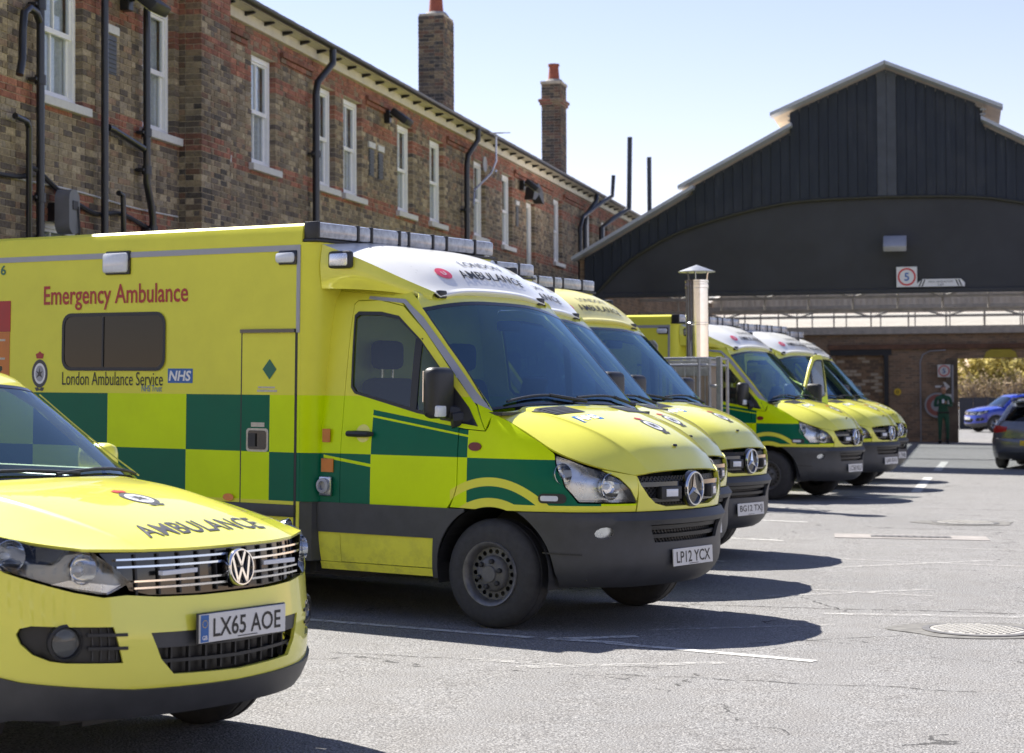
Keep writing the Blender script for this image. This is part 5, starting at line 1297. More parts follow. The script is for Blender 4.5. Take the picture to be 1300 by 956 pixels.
for i, (x, y, a, pt, lab) in enumerate(AMB):
    plate(fleet[i], Matrix.Translation((WB.xf(.457) + .004, 0, .457)) @ Matrix.Rotation(R(-3), 4, 'Y'), pt or 'LX11 ' + 'DTKEFYHB'[i:i + 3], False)
for c in fleet[2].children:
    if c.name.startswith('roof_fairing'):
        for d in [c] + [e for e in c.children if e.name.startswith('fairing_lip')]:
            d.material_slots[0].link = 'OBJECT'; d.material_slots[0].material = MATS['fairing_yellow']
for c in fleet[3].children:      # far-side door and its mirror swung open about the front edge
    if c.name.split('.')[0] in ('door', 'mirror') and c.data.vertices[0].co.y > 0:
        c.matrix_local = Matrix.Translation((-.25, .97, 0)) @ Matrix.Rotation(R(-88), 4, 'Z') @ Matrix.Translation((.25, -.97, 0))

# ================================================================ CARS
def make_car(name, paint, response=False, fx_scale=1.0):
    C = empty(name); B = lambda mb, nm, m, par=C, smooth=True, sharp=35: mb.build(nm, m, par, smooth, sharp)
    wd = [(.18, .83), (.26, .875), (.4, .897), (.55, .903), (.7, .905), (.85, .895), (.92, .888), (1.01, .862), (1.075, .832), (1.1, .815), (1.3, .725), (1.5, .632), (1.6, .56), (1.66, .45)]
    AA, NN = .70, 2.25; wt = table(wd)
    def xnose(x, y, z):      # nose position that carries the skin through (x, y, z)
        th = math.asin(min(1, y / wt(z)) ** (NN / 2)); return (z, x + AA - AA * cos(th) ** (2 / NN))
    V_ = Wrap([(.18, .70), (.24, .80), (.33, .865), (.42, .885), (.55, .885), (.65, .872), (.73, .862), (.80, .858), (.88, .848)] +
              [xnose(.659, .652, .906), xnose(.50, .735, .925), xnose(.30, .80, .957), xnose(.03, .822, 1.01), xnose(-.362, .805, 1.072), xnose(-.43, .78, 1.1), xnose(-.66, .67, 1.28), xnose(-.86, .585, 1.455), xnose(-1.0, .51, 1.55), xnose(-1.1, .45, 1.6)], wd, AA, NN)
    VR = Wrap([(.18, .72), (.28, .85), (.4, .915), (.55, .935), (.68, .93), (.72, .905), (.9, .895), (1.05, .86), (1.12, .83), (1.3, .66), (1.5, .44), (1.6, .30), (1.66, .15)], wd, .45, 2.8)
    def rear(q, z): p = VR(q, z); return Vector((-2.604 - p.x, p.y, p.z))
    def side(sg):
        f = V_.X(sg)
        return lambda x, z: f(x, z) if x > -1.5 else rear(VR.qx(-2.604 - x, z, sg), z)
    def carc(r, a0, a1, cx, n=14): return [(cx + r * cos(R(a0 + (a1 - a0) * i / n)), .345 + r * sin(R(a0 + (a1 - a0) * i / n))) for i in range(n + 1)]
    for sg in (-1, 1):
        f = side(sg); dr = lambda o, h=(), off=0, th=.012, st=.07: drape(o, f, h, st, th, off, sg > 0)
        body = [(.43, .43), (.42, .80), (.31, .918), (.245, .964), (.03, 1.005), (-.20, 1.045), (-.36, 1.071), (-.5, 1.09), (-1.4, 1.10), (-2.4, 1.115), (-3.05, 1.12), (-3.12, 1.0), (-3.15, .72), (-3.12, .40), (-3.06, .28)] + [p for p in carc(.385, -8, 188, -2.604)] + [(-2.15, .25), (-.5, .25)] + carc(.385, 190, -8, 0)
        sp = B(dr(body), 'side_panel', paint)
        for cx in (0, -2.604):
            ring = carc(.43, -12, 192, cx) + carc(.388, 192, -12, cx); B(dr(ring, (), .006, .012, .05), 'arch_trim', 'bumper_plastic', sp)
            V = []; P = carc(.39, -10, 190, cx, 20)
            for (a, b) in P: V += [(a, sg * .86, b), (a, sg * .5, b)]
            n = len(V); V.append((cx, sg * .5, .4))
            B(MB().add(V, [(2 * i, 2 * i + 2, 2 * i + 3, 2 * i + 1) for i in range(len(P) - 1)] + [(2 * i + 1, 2 * i + 3, n) for i in range(len(P) - 1)]), 'arch_liner', 'black_plastic', C, False)
        B(dr([(-2.17, .235), (-2.17, .33), (-.44, .33), (-.44, .235)], (), .01, .02), 'sill', 'bumper_plastic')
        for x in (-.60, -1.50, -2.36):
            B(dr(rect(x - .004, x + .004, .36, 1.09), (), .002, .004), 'door_gap', 'black_plastic', sp)
        for x in (-1.36, -2.22): B(MB().tube([f(x + .07, .95) + Vector((0, sg * .01, 0)), f(x + .05, .95) + Vector((0, sg * .04, 0)), f(x - .05, .95) + Vector((0, sg * .04, 0)), f(x - .07, .95) + Vector((0, sg * .01, 0))], .013, 6), 'handle', paint, sp)
        # glasshouse
        out = [(-.44, 1.095), (-.58, 1.215), (-.72, 1.335), (-.868, 1.462), (-.98, 1.53), (-1.1, 1.57), (-1.6, 1.60), (-2.6, 1.59), (-2.92, 1.54), (-3.05, 1.40), (-3.20, 1.22), (-3.2, 1.125), (-2.4, 1.12), (-1.4, 1.105)]
        w1 = [(-.62, 1.135), (-.78, 1.275), (-.95, 1.42), (-1.12, 1.515), (-1.48, 1.54), (-1.48, 1.14)]
        w2 = [(-1.56, 1.14), (-1.56, 1.542), (-2.25, 1.535), (-2.4, 1.48), (-2.42, 1.16)]
        w3 = [(-2.5, 1.165), (-2.49, 1.47), (-2.75, 1.46), (-2.93, 1.3), (-2.98, 1.175)]
        B(dr(out, [w1, w2, w3]), 'cabin_side', paint)
        for wn_ in (w1, w2, w3): B(dr(wn_, (), -.006, 0, .12), 'side_window', 'dark_glass' if wn_ is w3 else 'side_glass')
        B(MB().tube([(-1.12, sg * .57, 1.60), (-1.4, sg * .58, 1.66), (-2.5, sg * .58, 1.655), (-2.85, sg * .55, 1.60)], .018, 6), 'roof_rail', 'black_plastic')
        m_ = B(MB().box(-.90, -.68, sg * .90 - .055, sg * .90 + .055, 1.08, 1.25, .05, None, 3), 'mirror', paint)
        B(MB().tube([(-.62, sg * .80, 1.12), (-.72, sg * .90, 1.13)], .035, 8), 'mirror_arm', 'black_plastic', m_)
        wheel(C, 0, sg * .785, sg, .345, .22, .225, 'alloy'); wheel(C, -2.604, sg * .785, sg, .345, .22, .225, 'alloy')
        # headlight
        q = lambda x, z: (V_.qx(x, z, 1), z); qy = lambda y, z: (V_.qy(y, z), z); FW = (lambda u, v: V_(sg * u, v))
        lamp = [qy(.505, .775), qy(.565, .84), qy(.625, .892), qy(.70, .903), q(.52, .915), q(.42, .935), q(.33, .95), q(.25, .965), q(.29, .92), q(.36, .87), q(.45, .825), qy(.78, .792), qy(.68, .752), qy(.59, .732)]
        headlight(C, lamp, FW, [(V_.qx(.46, .88), .88, .062), (V_.qy(.655, .83), .83, .058)], .09, 'dark_chrome', sg < 0)
        B(drape([qy(.58, .738), qy(.68, .758), qy(.75, .775), qy(.70, .79), qy(.55, .765), qy(.53, .768)], FW, (), .04, .004, -.03, sg < 0), 'indicator', 'reflector')
    # bonnet
    half = [[(-.20, 0, 1.127), (-.21, .3, 1.124), (-.25, .52, 1.115), (-.262, .58, 1.098), (-.362, .805, 1.072)], [(.10, 0, 1.092), (.095, .3, 1.089), (.075, .50, 1.078), (.068, .56, 1.06), (.03, .822, 1.008)], [(.40, 0, 1.035), (.397, .28, 1.031), (.38, .47, 1.018), (.37, .53, 1.0), (.30, .80, .957)],
            [(.66, 0, .966), (.655, .27, .962), (.635, .44, .952), (.625, .50, .938), (.50, .735, .925)], [(.845, 0, .897), (.829, .25, .897), (.784, .42, .899), (.765, .47, .9), (.662, .652, .906)]]
    HS = patch([symm(r) for r in half]); hm = drape(rect(0, 4, 0, 8), HS, (), .11, .012); hood = B(hm, 'bonnet', paint, C, True, 60)
    # front bumper skin
    QZ = lambda u, v: V_(u, v); qb = lambda x, z, s: (V_.qx(x, z, s), z); qby = lambda y, z: (V_.qy(y, z), z)
    halfo = [qb(.40, .43, 1), qb(.432, .5, 1), qb(.425, .80, 1), qb(.32, .915, 1), qb(.355, .862, 1), qb(.445, .817, 1), qby(.785, .783), qby(.69, .744), qby(.60, .722), qby(.52, .728), qby(.40, .716), qby(.2, .71)]
    outl = halfo + [(-a, b) for a, b in halfo[::-1]] + [qby(-.82, .405), qby(-.5, .365), qby(0, .355), qby(.5, .365), qby(.82, .405)]
    intake = [qby(.44, .582), qby(.40, .48), qby(.345, .418), qby(0, .405), qby(-.345, .418), qby(-.40, .48), qby(-.44, .582), qby(0, .575)]
    fog = lambda s: [qby(s * y, z) for y, z in ((.575, .612), (.80, .622), (.825, .612), (.832, .59), (.825, .555), (.80, .515), (.76, .49), (.72, .482), (.545, .475))]
    fz = (QZ(.01, .6) - QZ(0, .6)).cross(QZ(0, .61) - QZ(0, .6)).x < 0
    bp = B(drape(outl, QZ, [intake, fog(1), fog(-1)], .05, .015, 0, fz), 'bumper', paint, C, True, 50)
    gro = [qby(.60, .888), qby(.52, .79), qby(.50, .745), qby(.42, .725), qby(.2, .718), qby(-.2, .718), qby(-.42, .725), qby(-.50, .745), qby(-.52, .79), qby(-.60, .888), qby(-.3, .887), qby(0, .89), qby(.3, .887)]
    gr_ = B(drape(gro, QZ, (), .05, .01, -.03, fz), 'grille', 'gloss_black')
    for z_ in (.862, .834, .778, .752):
        ym = .55 if z_ > .8 else .49
        B(drape([qby(-ym, z_ + .0035), qby(-ym, z_ - .0035), qby(-.2, z_ - .004), qby(.2, z_ - .004), qby(ym, z_ - .0035), qby(ym, z_ + .0035), qby(.2, z_ + .004), qby(-.2, z_ + .004)], QZ, (), .05, .025, -.002, fz), 'grille_bar', 'chrome', gr_)
    for i in range(-5, 6): B(drape([qby(i * .095 - .004, .725), qby(i * .095 + .004, .725), qby(i * .095 + .004, .882), qby(i * .095 - .004, .882)], QZ, (), .06, .01, -.018, fz), 'grille_rib', 'black_plastic', gr_)
    it = B(drape([(a * 1.04, .5 + (b - .5) * 1.08) for a, b in intake], QZ, (), .05, .01, -.06, fz), 'intake', 'decal_black', bp)
    B(drape([qby(-.445, .584), qby(-.425, .522), qby(0, .512), qby(.425, .522), qby(.445, .584), qby(0, .577)], QZ, (), .05, .02, -.008, fz), 'intake_panel', 'bumper_plastic', it)
    B(drape([qby(-.40, .475), qby(-.40, .462), qby(0, .452), qby(.40, .462), qby(.40, .475), qby(0, .465)], QZ, (), .05, .02, -.02, fz), 'intake_bar', 'black_plastic', it)
    for i in range(-4, 5): B(drape([qby(i * .085 - .004, .415), qby(i * .085 + .004, .415), qby(i * .085 + .004, .52), qby(i * .085 - .004, .52)], QZ, (), .06, .02, -.025, fz), 'intake_rib', 'black_plastic', it)
    B(drape([qb(.41, .26, 1), qb(.41, .435, 1), qby(.82, .412), qby(.5, .372), qby(0, .362), qby(-.5, .372), qby(-.82, .412), qb(.41, .435, -1), qb(.41, .26, -1), qby(-.8, .27), qby(-.5, .265), qby(.5, .265), qby(.8, .27)], QZ, (), .06, .02, .012, fz), 'front_lip', 'bumper_plastic', C, True, 50)
    for s in (1, -1):
        fo = B(drape(fog(s), QZ, (), .05, .01, -.03, fz), 'fog_surround', 'black_plastic', bp)
        c = QZ(V_.qy(s * .72, .558), .558); n_ = Vector((.93, s * .36, 0)).normalized(); M = Matrix.Translation(c - n_ * .035) @ n_.to_track_quat('Z', 'Y').to_matrix().to_4x4()
        B(MB().lathe([(.066, .0), (.07, .03), (.06, .034), (.055, .02)], n=24, M=M), 'fog_ring', 'black_plastic', fo)
        B(MB().lathe([(.052, .024), (.045, .004), (.02, -.006), (.0005, -.007)], n=20, M=M, cap=False), 'fog_reflector', 'chrome', fo); B(MB().lathe([(.052, .022), (.03, .03), (.0005, .032)], n=20, M=M), 'fog_lens', 'lens_clear', fo)
        for z_ in (.575, .525): B(drape([qby(s * .53, z_), qby(s * .66, z_ + .004), qby(s * .66, z_ + .016), qby(s * .53, z_ + .012)][::s], QZ, (), .05, .02, .006, fz), 'fog_bar', 'black_plastic', fo)
        for i in range(4): B(drape([qby(s * (.56 + i * .027), .485), qby(s * (.564 + i * .027), .485), qby(s * (.564 + i * .027), .61), qby(s * (.56 + i * .027), .61)][::s], QZ, (), .06, .012, -.02, fz), 'fog_rib', 'bumper_plastic', fo)
    B(MB().box(-3.2, .5, -.48, .48, .2, .3).box(-2.1, -.5, -.8, .8, .24, .34).box(.35, .50, -.60, .60, .22, .80).box(-.45, .5, -.49, .49, .3, .9), 'underbody', 'black_plastic', C, False)
    # windscreen, roof, tailgate
    def we(x, z): p = V_.X(1)(x, z); return (p.x, p.y, p.z)
    top = we(-.868, 1.462)
    WS = patch([symm([(-.22, 0, 1.118), (-.24, .35, 1.113), (-.31, .62, 1.10), we(-.43, 1.092)]), symm([(-.50, 0, 1.33), (-.515, .32, 1.325), (-.565, .56, 1.305), we(-.655, 1.28)]), symm([(-.79, 0, 1.53), (-.797, .28, 1.524), (-.825, .47, 1.506), top])])
    up = (WS(1.01, 3) - WS(1, 3)).cross(WS(1, 3.01) - WS(1, 3)).x < 0
    ws = B(drape(rect(0, 2, 0, 6), WS, (), .15, 0, 0, up), 'windscreen', 'car_glass', C, True, 80)
    for b_ in (rect(0, 2, 0, .10), rect(0, 2, 5.9, 6), rect(1.93, 2, .1, 5.9), rect(0, .07, .1, 5.9)): B(drape(b_, WS, (), .1, .006, .002, up), 'screen_seal', 'gloss_black', ws)
    for s in (1, -1):
        B(drape(rect(0, 2, 0, .14) if s < 0 else rect(0, 2, 5.86, 6), WS, (), .1, .006, .02, up), 'pillar_trim', paint)
    for (a, b) in ((1.2, 3.6), (3.2, 5.6)): B(MB().tube([WS(.05 + .1 * sin(pi * i / 6), a + (b - a) * i / 6) + Vector((.014, 0, .012)) for i in range(7)], .008, 6), 'wiper', 'black_plastic')
    rt = lambda x, z: tuple(rear(VR.qx(-2.604 - x, z, 1), z))
    RS = patch([symm([(-.79, 0, 1.533), (-.797, .28, 1.527), (-.825, .47, 1.509), top]), symm([(-1.1, 0, 1.62), (-1.1, .3, 1.615), (-1.1, .47, 1.595), we(-1.1, 1.565)]), symm([(-2.1, 0, 1.672), (-2.1, .3, 1.667), (-2.1, .48, 1.645), rt(-2.1, 1.598)]), symm([(-2.95, 0, 1.615), (-2.95, .28, 1.61), (-2.94, .42, 1.59), rt(-2.9, 1.545)])])
    B(drape(rect(0, 3, 0, 6), RS, (), .2, .012, 0, (RS(1.01, 3) - RS(1, 3)).cross(RS(1, 3.01) - RS(1, 3)).z < 0), 'roof', paint, C, True, 70)
    RZ = lambda u, v: rear(u, v); rq = lambda x, z, s: (VR.qx(-2.604 - x, z, s), z); rqy = lambda y, z: (VR.qy(y, z), z)
    fr = (RZ(.01, .6) - RZ(0, .6)).cross(RZ(0, .61) - RZ(0, .6)).x > 0
    hr_ = [rq(-3.06, .28, 1), rq(-3.15, .40, 1), rq(-3.17, .71, 1)]
    B(drape(hr_ + [(-a, b) for a, b in hr_[::-1]] + [rqy(-.5, .26), rqy(.5, .26)], RZ, (), .07, .015, .006, fr), 'rear_bumper', paint, C, True, 50)
    B(drape([rqy(-.75, .24), rqy(.75, .24), rqy(.72, .40), rqy(-.72, .40)], RZ, (), .07, .02, .012, fr), 'rear_valance', 'bumper_plastic', C)
    tl = lambda s: [rq(-3.16, .98, s), rq(-3.17, .87, s), rqy(s * .78, .85), rqy(s * .56, .88), rqy(s * .54, .99), rqy(s * .70, 1.01), rq(-3.2, 1.03, s)]
    ho = [rq(-3.13, .72, 1), rq(-3.13, 1.12, 1), rqy(.80, 1.12)]
    tg = B(drape(ho + [(-a, b) for a, b in ho[::-1]] + [rqy(-.5, .72), rqy(.5, .72)], RZ, [tl(1), tl(-1)], .07, .012, 0, fr), 'tailgate', paint, C, True, 50)
    for s in (1, -1):
        t_ = B(drape(tl(s), RZ, (), .05, .02, .006, fr), 'tail_lamp', 'lamp_red'); B(drape([(a * .97 + .02 * s * 0, .935 + (b - .935) * .35) for a, b in tl(s)], RZ, (), .05, .004, .009, fr), 'tail_lamp_band', 'lamp_white', t_) if False else None
    B(drape([rqy(-.62, 1.13), rqy(.62, 1.13), rqy(.50, 1.46), rqy(-.50, 1.46)], RZ, (), .08, 0, -.004, fr), 'rear_window', 'dark_glass', C, True, 60)
    so_ = [rq(-3.2, 1.125, 1), rqy(.70, 1.125), rqy(.63, 1.132), rqy(.51, 1.462), rqy(0, 1.475), rqy(-.51, 1.462), rqy(-.63, 1.132), rqy(-.70, 1.125), rq(-3.2, 1.125, -1), rq(-3.05, 1.40, -1), rqy(-.48, 1.555), rqy(0, 1.585), rqy(.48, 1.555), rq(-3.05, 1.40, 1)]
    B(drape(so_, RZ, (), .06, .012, 0, fr), 'tailgate_frame', paint, C, True, 50)
    B(MB().box(-3.12, -2.88, -.48, .48, 1.575, 1.605, .012), 'spoiler', paint)
    plate(C, Matrix.Translation((-3.545, 0, .62)) @ Matrix.Rotation(pi, 4, 'Z'), 'LD14 KXA' if not response else 'LX65 AOE', rear=True)
    # interior
    B(MB().box(-.80, -.35, -.68, .68, .85, 1.06, .05), 'dashboard', 'cab_trim')
    for xx in (-1.25, -2.2):
        for yy in (-.36, .36):
            se = B(MB().box(xx - .28, xx + .22, yy - .24, yy + .24, .55, .72, .06), 'seat', 'seat_fabric'); B(MB().box(-.07, .07, -.23, .23, 0, .6, .05, Matrix.Translation((xx - .22, yy, .66)) @ Matrix.Rotation(R(-14), 4, 'Y')), 'seat_back', 'seat_fabric', se)
            B(MB().box(xx - .43, xx - .33, yy - .12, yy + .12, 1.28, 1.42, .04), 'headrest', 'seat_fabric', se)
    B(MB().lathe([(.185 + .015 * cos(a), .015 * sin(a)) for a in [2 * pi * i / 8 for i in range(9)]], n=24, M=Matrix.Translation((-.86, -.36, 1.0)) @ Matrix.Rotation(R(-65), 4, 'Y')), 'steering_wheel', 'black_plastic')
    B(MB().box(-2.9, -.4, -.8, .8, .34, .40), 'floor', 'cab_trim', C, False)
    return C, hm, HS, V_
mat('dark_chrome', (.26, .29, .34), .25, metal=.7, var=.15)
glass('car_glass', (.55, .7, .8), .16, 0, (.75, .9, 1))
mat('blue_paint', (.012, .035, .34), .25, coat=.8, var=.05)
mat('grey_paint', (.16, .165, .18), .25, metal=.5, coat=.8, var=.05)
def roundel(C, M, r):
    """round emblem: ring with a V over a W"""
    e = MB().lathe([(r, -.012), (r, .006), (r * .96, .012), (r * .9, .012), (r * .86, .004), (r * .86, -.012)], axis='x', n=36, M=M)
    bar = r * .075
    def stroke(p, q):
        d = Vector((q[0] - p[0], q[1] - p[1])).normalized(); n = Vector((-d.y, d.x)) * bar
        e.prism([(p[0] + n.x, p[1] + n.y), (p[0] - n.x, p[1] - n.y), (q[0] - n.x, q[1] - n.y), (q[0] + n.x, q[1] + n.y)], lambda u, v, dd: (dd, u, v), -.002, .009, M)
    for s in (1, -1):
        stroke((s * .34 * r, .82 * r), (0, .10 * r)); stroke((s * .68 * r, .58 * r), (s * .36 * r, -.78 * r)); stroke((s * .36 * r, -.78 * r), (0, -.02 * r))
    em = e.build('roundel_emblem', 'chrome', C, True, 30)
    MB().lathe([(r * 1.0, -.03), (r * 1.0, -.006), (.0005, -.006)], axis='x', n=30, M=M).build('emblem_backing', 'gloss_black', em)
vw, hm, HSV, VV_ = make_car('response_car', 'yellow_paint', True)
vw.matrix_world = rig(-3.655, 7.83, -20)
tag(vw, 'small yellow ambulance response car with plate LX65 AOE in front of the large ambulance', 'car')
roundel(vw, Matrix.Translation((VV_.xf(.806) + .022, 0, .806)) @ Matrix.Rotation(R(-6), 4, 'Y'), .074)
MB().box(.885, .894, -.267, .267, .522, .645, .004).build('plate_holder', 'gloss_black', vw)
plate(vw, Matrix.Translation((.894, 0, .584)), 'LX65 AOE', True)
ht = bvh([hm])
V2 = fit2d(text2d('AMBULANCE', 1, bold=.01), w=.70, h=.115)
project(V2, lambda u, v: (.675 - v - .09 * u * u, u, 2), (0, 0, -1), ht, .003).build('bonnet_lettering', 'decal_grey', vw)
def hfv(cx, cy):
    def g(u, v, o):
        h = ht.ray_cast(Vector((cx - v, cy + u, 2)), Vector((0, 0, -1))); return h[0] + Vector((.001, 0, o))
    return g
crest(vw, hfv(.30, .03), .15)
for yy in (-.30, .30):
    g_ = MB().box(VV_(VV_.qy(yy, .806), .806).x - .02, VV_(VV_.qy(yy, .806), .806).x + .004, yy - .10, yy + .10, .798, .816, .002).build('strobe_lamp', 'lamp_white', vw)
gc, *_ = make_car('hatchback', 'grey_paint')
gc.matrix_world = rig(2.0, 45.1, 79) @ Matrix.Diagonal((.93, .96, .875, 1))
tag(gc, 'dark grey hatchback seen from behind with a red tail lamp', 'car')
bc, *_ = make_car('blue_car', 'blue_paint')
bc.matrix_world = rig(.95, 83.6, 205) @ Matrix.Diagonal((.95, .98, .95, 1))
roundel(bc, Matrix.Translation((VV_.xf(.806) + .022, 0, .806)), .07)
plate(bc, Matrix.Translation((.894, 0, .584)), 'LF13 VKD')
tag(bc, 'bright blue car standing in sunlight beyond the exit opening', 'car')

# ================================================================ FLUE, PLANT CABINET, GUARD RAILS
mat('stainless', (.72, .72, .72), .13, metal=1, var=.12, vs=9)
mat('galvanised', (.36, .37, .385), .42, metal=.7, var=.2, vs=16)
mat('cabinet_tan', (.30, .235, .165), .7, var=.2, vs=4)
FXP, FYP = -3.5, 26.9; g0 = gz(FXP)
fu = empty('flue', Matrix.Translation((FXP, FYP, g0 + 1.95)))
MB().lathe([(.155, 0), (.155, .98), (.162, .985), (.162, 1.03), (.155, 1.035), (.155, 1.06), (.163, 1.065), (.163, 1.09), (.13, 1.09), (.13, .6)], n=28).build('pipe', 'stainless', fu, True, 40)
MB().lathe([(.155, .48), (.16, .485), (.16, .51), (.155, .515)], n=28).build('band', 'stainless', fu, True, 40)
MB().lathe([(.25, 1.20), (.255, 1.205), (.0005, 1.30)], n=28).build('cowl', 'galvanised', fu, True, 40)
for a in (.5, 2.6, 4.7): MB().tube([(.13 * cos(a), .13 * sin(a), 1.05), (.16 * cos(a), .16 * sin(a), 1.22)], .012, 6).build('stay', 'stainless', fu)
tag(fu, 'shiny stainless steel flue with a conical rain cap', 'flue')
cb = empty('plant_cabinet', Matrix.Translation((FXP, FYP, g0)) @ Matrix.Rotation(R(-10), 4, 'Z'))
MB().box(-.28, .24, -.26, .26, 0, 1.88, .01).build('body', 'cabinet_tan', cb)
MB().box(-.30, .26, -.28, .28, 1.88, 1.95, .004).build('top', 'galvanised', cb)
for i in range(5): MB().box(-.26 + i * .11, -.245 + i * .11, -.266, -.258, .05, 1.8).build('rib', 'galvanised', cb)
MB().box(-.29, .25, -.272, -.26, 1.74, 1.86).build('edge_strip', 'galvanised', cb)
tag(cb, 'tan metal plant cabinet under the steel flue', 'cabinet')
gl_ = empty('guard_rail', Matrix.Translation((FXP, FYP, g0)) @ Matrix.Rotation(R(-10), 4, 'Z'))
for (x, y) in ((-.36, -.5), (.18, -.5), (.30, -.42), (.30, .4), (-.36, .4)): MB().tube([(x, y, 0), (x, y, 1.97)], .022, 8).build('post', 'galvanised', gl_, True)
for z in (1.97, 1.88, 1.2, .5):
    MB().tube([(-.36, -.5, z), (.18, -.5, z), (.27, -.48, z), (.30, -.42, z), (.30, .4, z)], .018, 8).build('rail', 'galvanised', gl_, True)
for i in range(4): MB().tube([(-.28 + i * .13, -.5, .5), (-.28 + i * .13, -.5, 1.88)], .005, 5).build('wire', 'galvanised', gl_)
MB().box(.40, .47, -.46, -.38, 0, 1.99, .01).build('gate_post', 'galvanised', gl_)
for z in (1.6, .6): MB().tube([(.30, -.42, z), (.42, -.42, z)], .022, 6).build('hinge', 'galvanised', gl_)
MB().prism([(-.62, 0), (-.40, 0), (-.40, 2.16), (-.45, 2.22), (-.57, 2.22), (-.62, 2.16)], lambda u, v, d: (u, d, v), -.52, -.48).build('end_plate', 'galvanised', gl_)
MB().lathe([(.04, -.525), (.04, -.522), (.0005, -.522)], c=(-.51, 0, 2.08), axis='y', n=16).build('lifting_hole', 'decal_black', gl_)
tag(gl_, 'galvanised guard rails and gate post around the plant cabinet', 'railing')

# ================================================================ PERSON
mat('uniform_green', (.03, .11, .07), .85, var=.25, vs=12); mat('skin_tone', (.46, .27, .19), .6, var=.06); mat('hair_dark', (.035, .022, .015), .7); mat('boot_black', (.012, .012, .013), .5)
def skin_mesh(name, verts, edges, m, parent, root=0, sub=2):
    me = bpy.data.meshes.new(name); me.from_pydata([v[:3] for v in verts], edges, []); me.materials.append(M_(m))
    o = link(name, me, parent); md = o.modifiers.new('skin', 'SKIN'); md.use_smooth_shade = True
    for i, v in enumerate(verts):
        sv = me.skin_vertices[0].data[i]; sv.radius = v[3] if isinstance(v[3], tuple) else (v[3], v[3]); sv.use_root = (i == root)
    s_ = o.modifiers.new('sub', 'SUBSURF'); s_.levels = sub; s_.render_levels = sub
    return o
pe = empty('person', Matrix.Translation((-.58, 63.3, gz(-.58))) @ Matrix.Rotation(R(8), 4, 'Z'))
# faces -Y; forearms raised in front of the chest, looking down at the hands
bv = [(0, .02, .95, (.165, .115)), (0, .03, 1.15, (.15, .105)), (0, .02, 1.32, (.18, .11)), (0, .02, 1.43, (.14, .085)), (0, .0, 1.50, (.055, .055)), (0, -.02, 1.555, (.052, .055)),
      (-.2, .02, 1.42, .062), (-.255, .03, 1.16, .05), (-.12, -.19, 1.21, .038), (-.05, -.235, 1.235, .028), (.2, .02, 1.42, .062), (.26, .03, 1.16, .05), (.13, -.18, 1.19, .038), (.055, -.235, 1.225, .028),
      (-.095, .02, .86, .095), (-.105, .0, .50, .065), (-.11, .03, .1, .05), (.095, .02, .86, .095), (.12, -.03, .50, .065), (.13, .03, .1, .05)]
be = [(0, 1), (1, 2), (2, 3), (3, 4), (4, 5), (3, 6), (6, 7), (7, 8), (8, 9), (3, 10), (10, 11), (11, 12), (12, 13), (0, 14), (14, 15), (15, 16), (0, 17), (17, 18), (18, 19)]
body_ = skin_mesh('body', bv, be, 'uniform_green', pe)
hd = MB().lathe([(.001, -.115), (.045, -.11), (.062, -.085), (.07, -.04), (.075, .0), (.078, .04), (.072, .08), (.05, .11), (.001, .122)], n=20)
Mh = Matrix.Translation((0, -.045, 1.655)) @ Matrix.Rotation(R(18), 4, 'X') @ Matrix.Diagonal((1, 1.2, 1, 1))
head = MB().add(hd.V, hd.F, Mh)
head.tube([Mh @ Vector((0, -.075, .012)), Mh @ Vector((0, -.095, -.025)), Mh @ Vector((0, -.07, -.035))], [.008, .014, .01], 6)
for s in (-1, 1): head.box(s * .078 - .008, s * .078 + .008, -.02, .02, -.03, .03, .006, Mh)
h_ = head.build('head', 'skin_tone', pe, True, 60)
for s in (-1, 1): MB().lathe([(.012, 0), (.008, .006), (.0005, .007)], n=8, M=Mh @ Matrix.Translation((s * .03, -.071, .008)) @ Matrix.Rotation(R(90), 4, 'X')).build('eye', 'decal_black', h_)
MB().box(-.022, .022, -.07, -.062, -.066, -.058, .002, Mh).build('mouth', 'decal_red', h_)
MB().lathe([(.084, .0), (.086, .045), (.079, .088), (.055, .118), (.001, .132)], n=20, M=Mh @ Matrix.Translation((0, .012, 0)) @ Matrix.Rotation(R(-20), 4, 'X')).build('hair', 'hair_dark', h_, True)
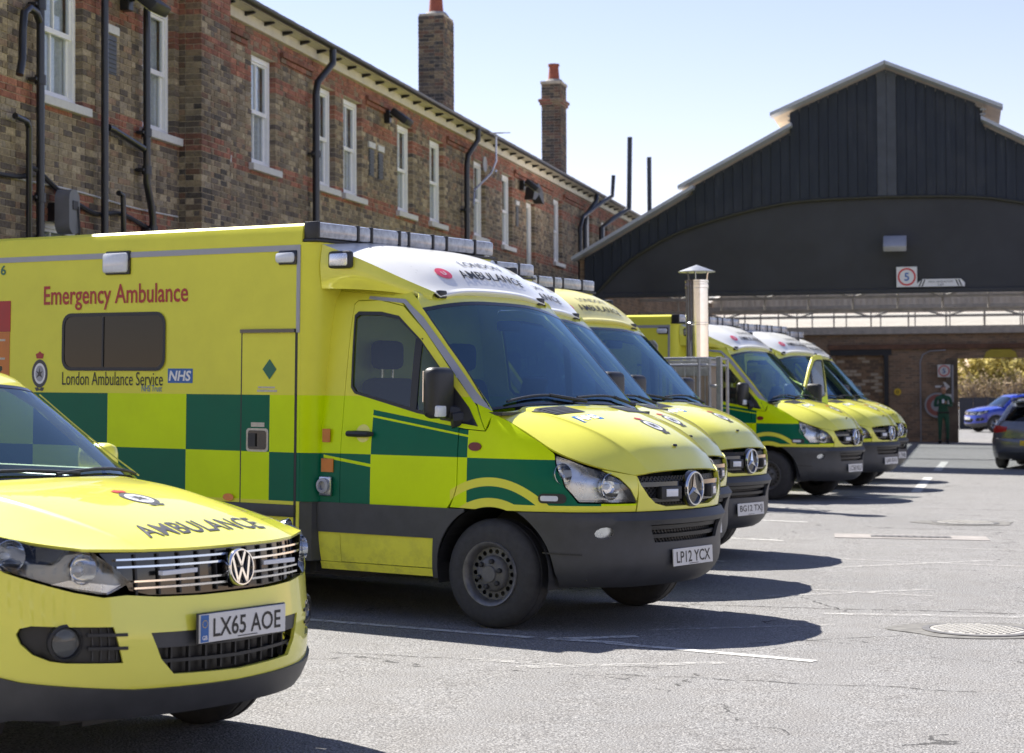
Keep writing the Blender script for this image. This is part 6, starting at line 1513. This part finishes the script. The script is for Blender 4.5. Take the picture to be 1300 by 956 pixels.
for s, bx in ((-1, -.05), (1, .055)):
    hv = [(bx, -.235, 1.235, .024), (bx - s * .012, -.27, 1.25, (.026, .016))]; hedge = [(0, 1)]
    for k in range(4):
        i = len(hv); o_ = (k - 1.5) * .014; L_ = (.05, .058, .055, .043)[k]
        hv += [(bx - s * .012 + o_, -.285, 1.265, .008), (bx - s * .02 + o_, -.285 - L_ * .5, 1.285, .0075), (bx - s * .03 + o_, -.27 - L_ * .4, 1.285 + L_ * .5, .0065)]; hedge += [(1, i), (i, i + 1), (i + 1, i + 2)]
    i = len(hv); hv += [(bx - s * .03, -.255, 1.26, .009), (bx - s * .045, -.275, 1.285, .0075)]; hedge += [(0, i), (i, i + 1)]
    skin_mesh('hand', hv, hedge, 'skin_tone', pe, 0, 1)
for s in (-1, 1): MB().box(s * .118 - .05, s * .118 + .05, -.16, .11, 0, .10, .035, None, 3).build('boot', 'boot_black', pe, True, 60)
MB().box(-.17, .17, -.095, .13, .93, .985, .02).build('belt', 'boot_black', pe, True)
tag(pe, 'person in a dark green uniform looking down at their hands beside the brick pier', 'person')
ph = tag(MB().box(-.035, .035, -.005, .005, -.07, .07, .004, Matrix.Translation((-.58, 62.98, gz(-.58) + 1.31)) @ Matrix.Rotation(R(-35), 4, 'X')).build('phone', 'decal_white', None), 'small pale phone held by the person in green', 'phone')

# ================================================================ BUILDING ACROSS THE YARD (behind the viewer, seen in reflections)
ob = empty('opposite_building', Matrix.Translation((-4, -15, 0)))
MB().box(-34, 34, -6, 0, -.8, 7.2).build('wall', mat('buff_brick', (.52, .42, .3), .9, var=.3, vs=5), ob)
for i in range(20):
    for z in (1.0, 4.2):
        x = -31 + i * 3.25
        w_ = MB().box(x, x + 1.1, .0, .05, z, z + 1.8, .01).build('window', 'window_white', ob)
        for a in (.1, .6):
            for b in (.12, .98): MB().box(x + a, x + a + .42, .052, .06, z + b, z + b + .72).build('pane', 'gloss_black', w_)
MB().prism([(-6.4, 7.2), (.4, 7.2), (-3, 9.4)], lambda u, v, d: (d, u, v), -34.4, 34.4).build('roof', 'slate', ob)
tag(ob, 'brick building with white sash windows across the yard, seen only in reflections', 'building')
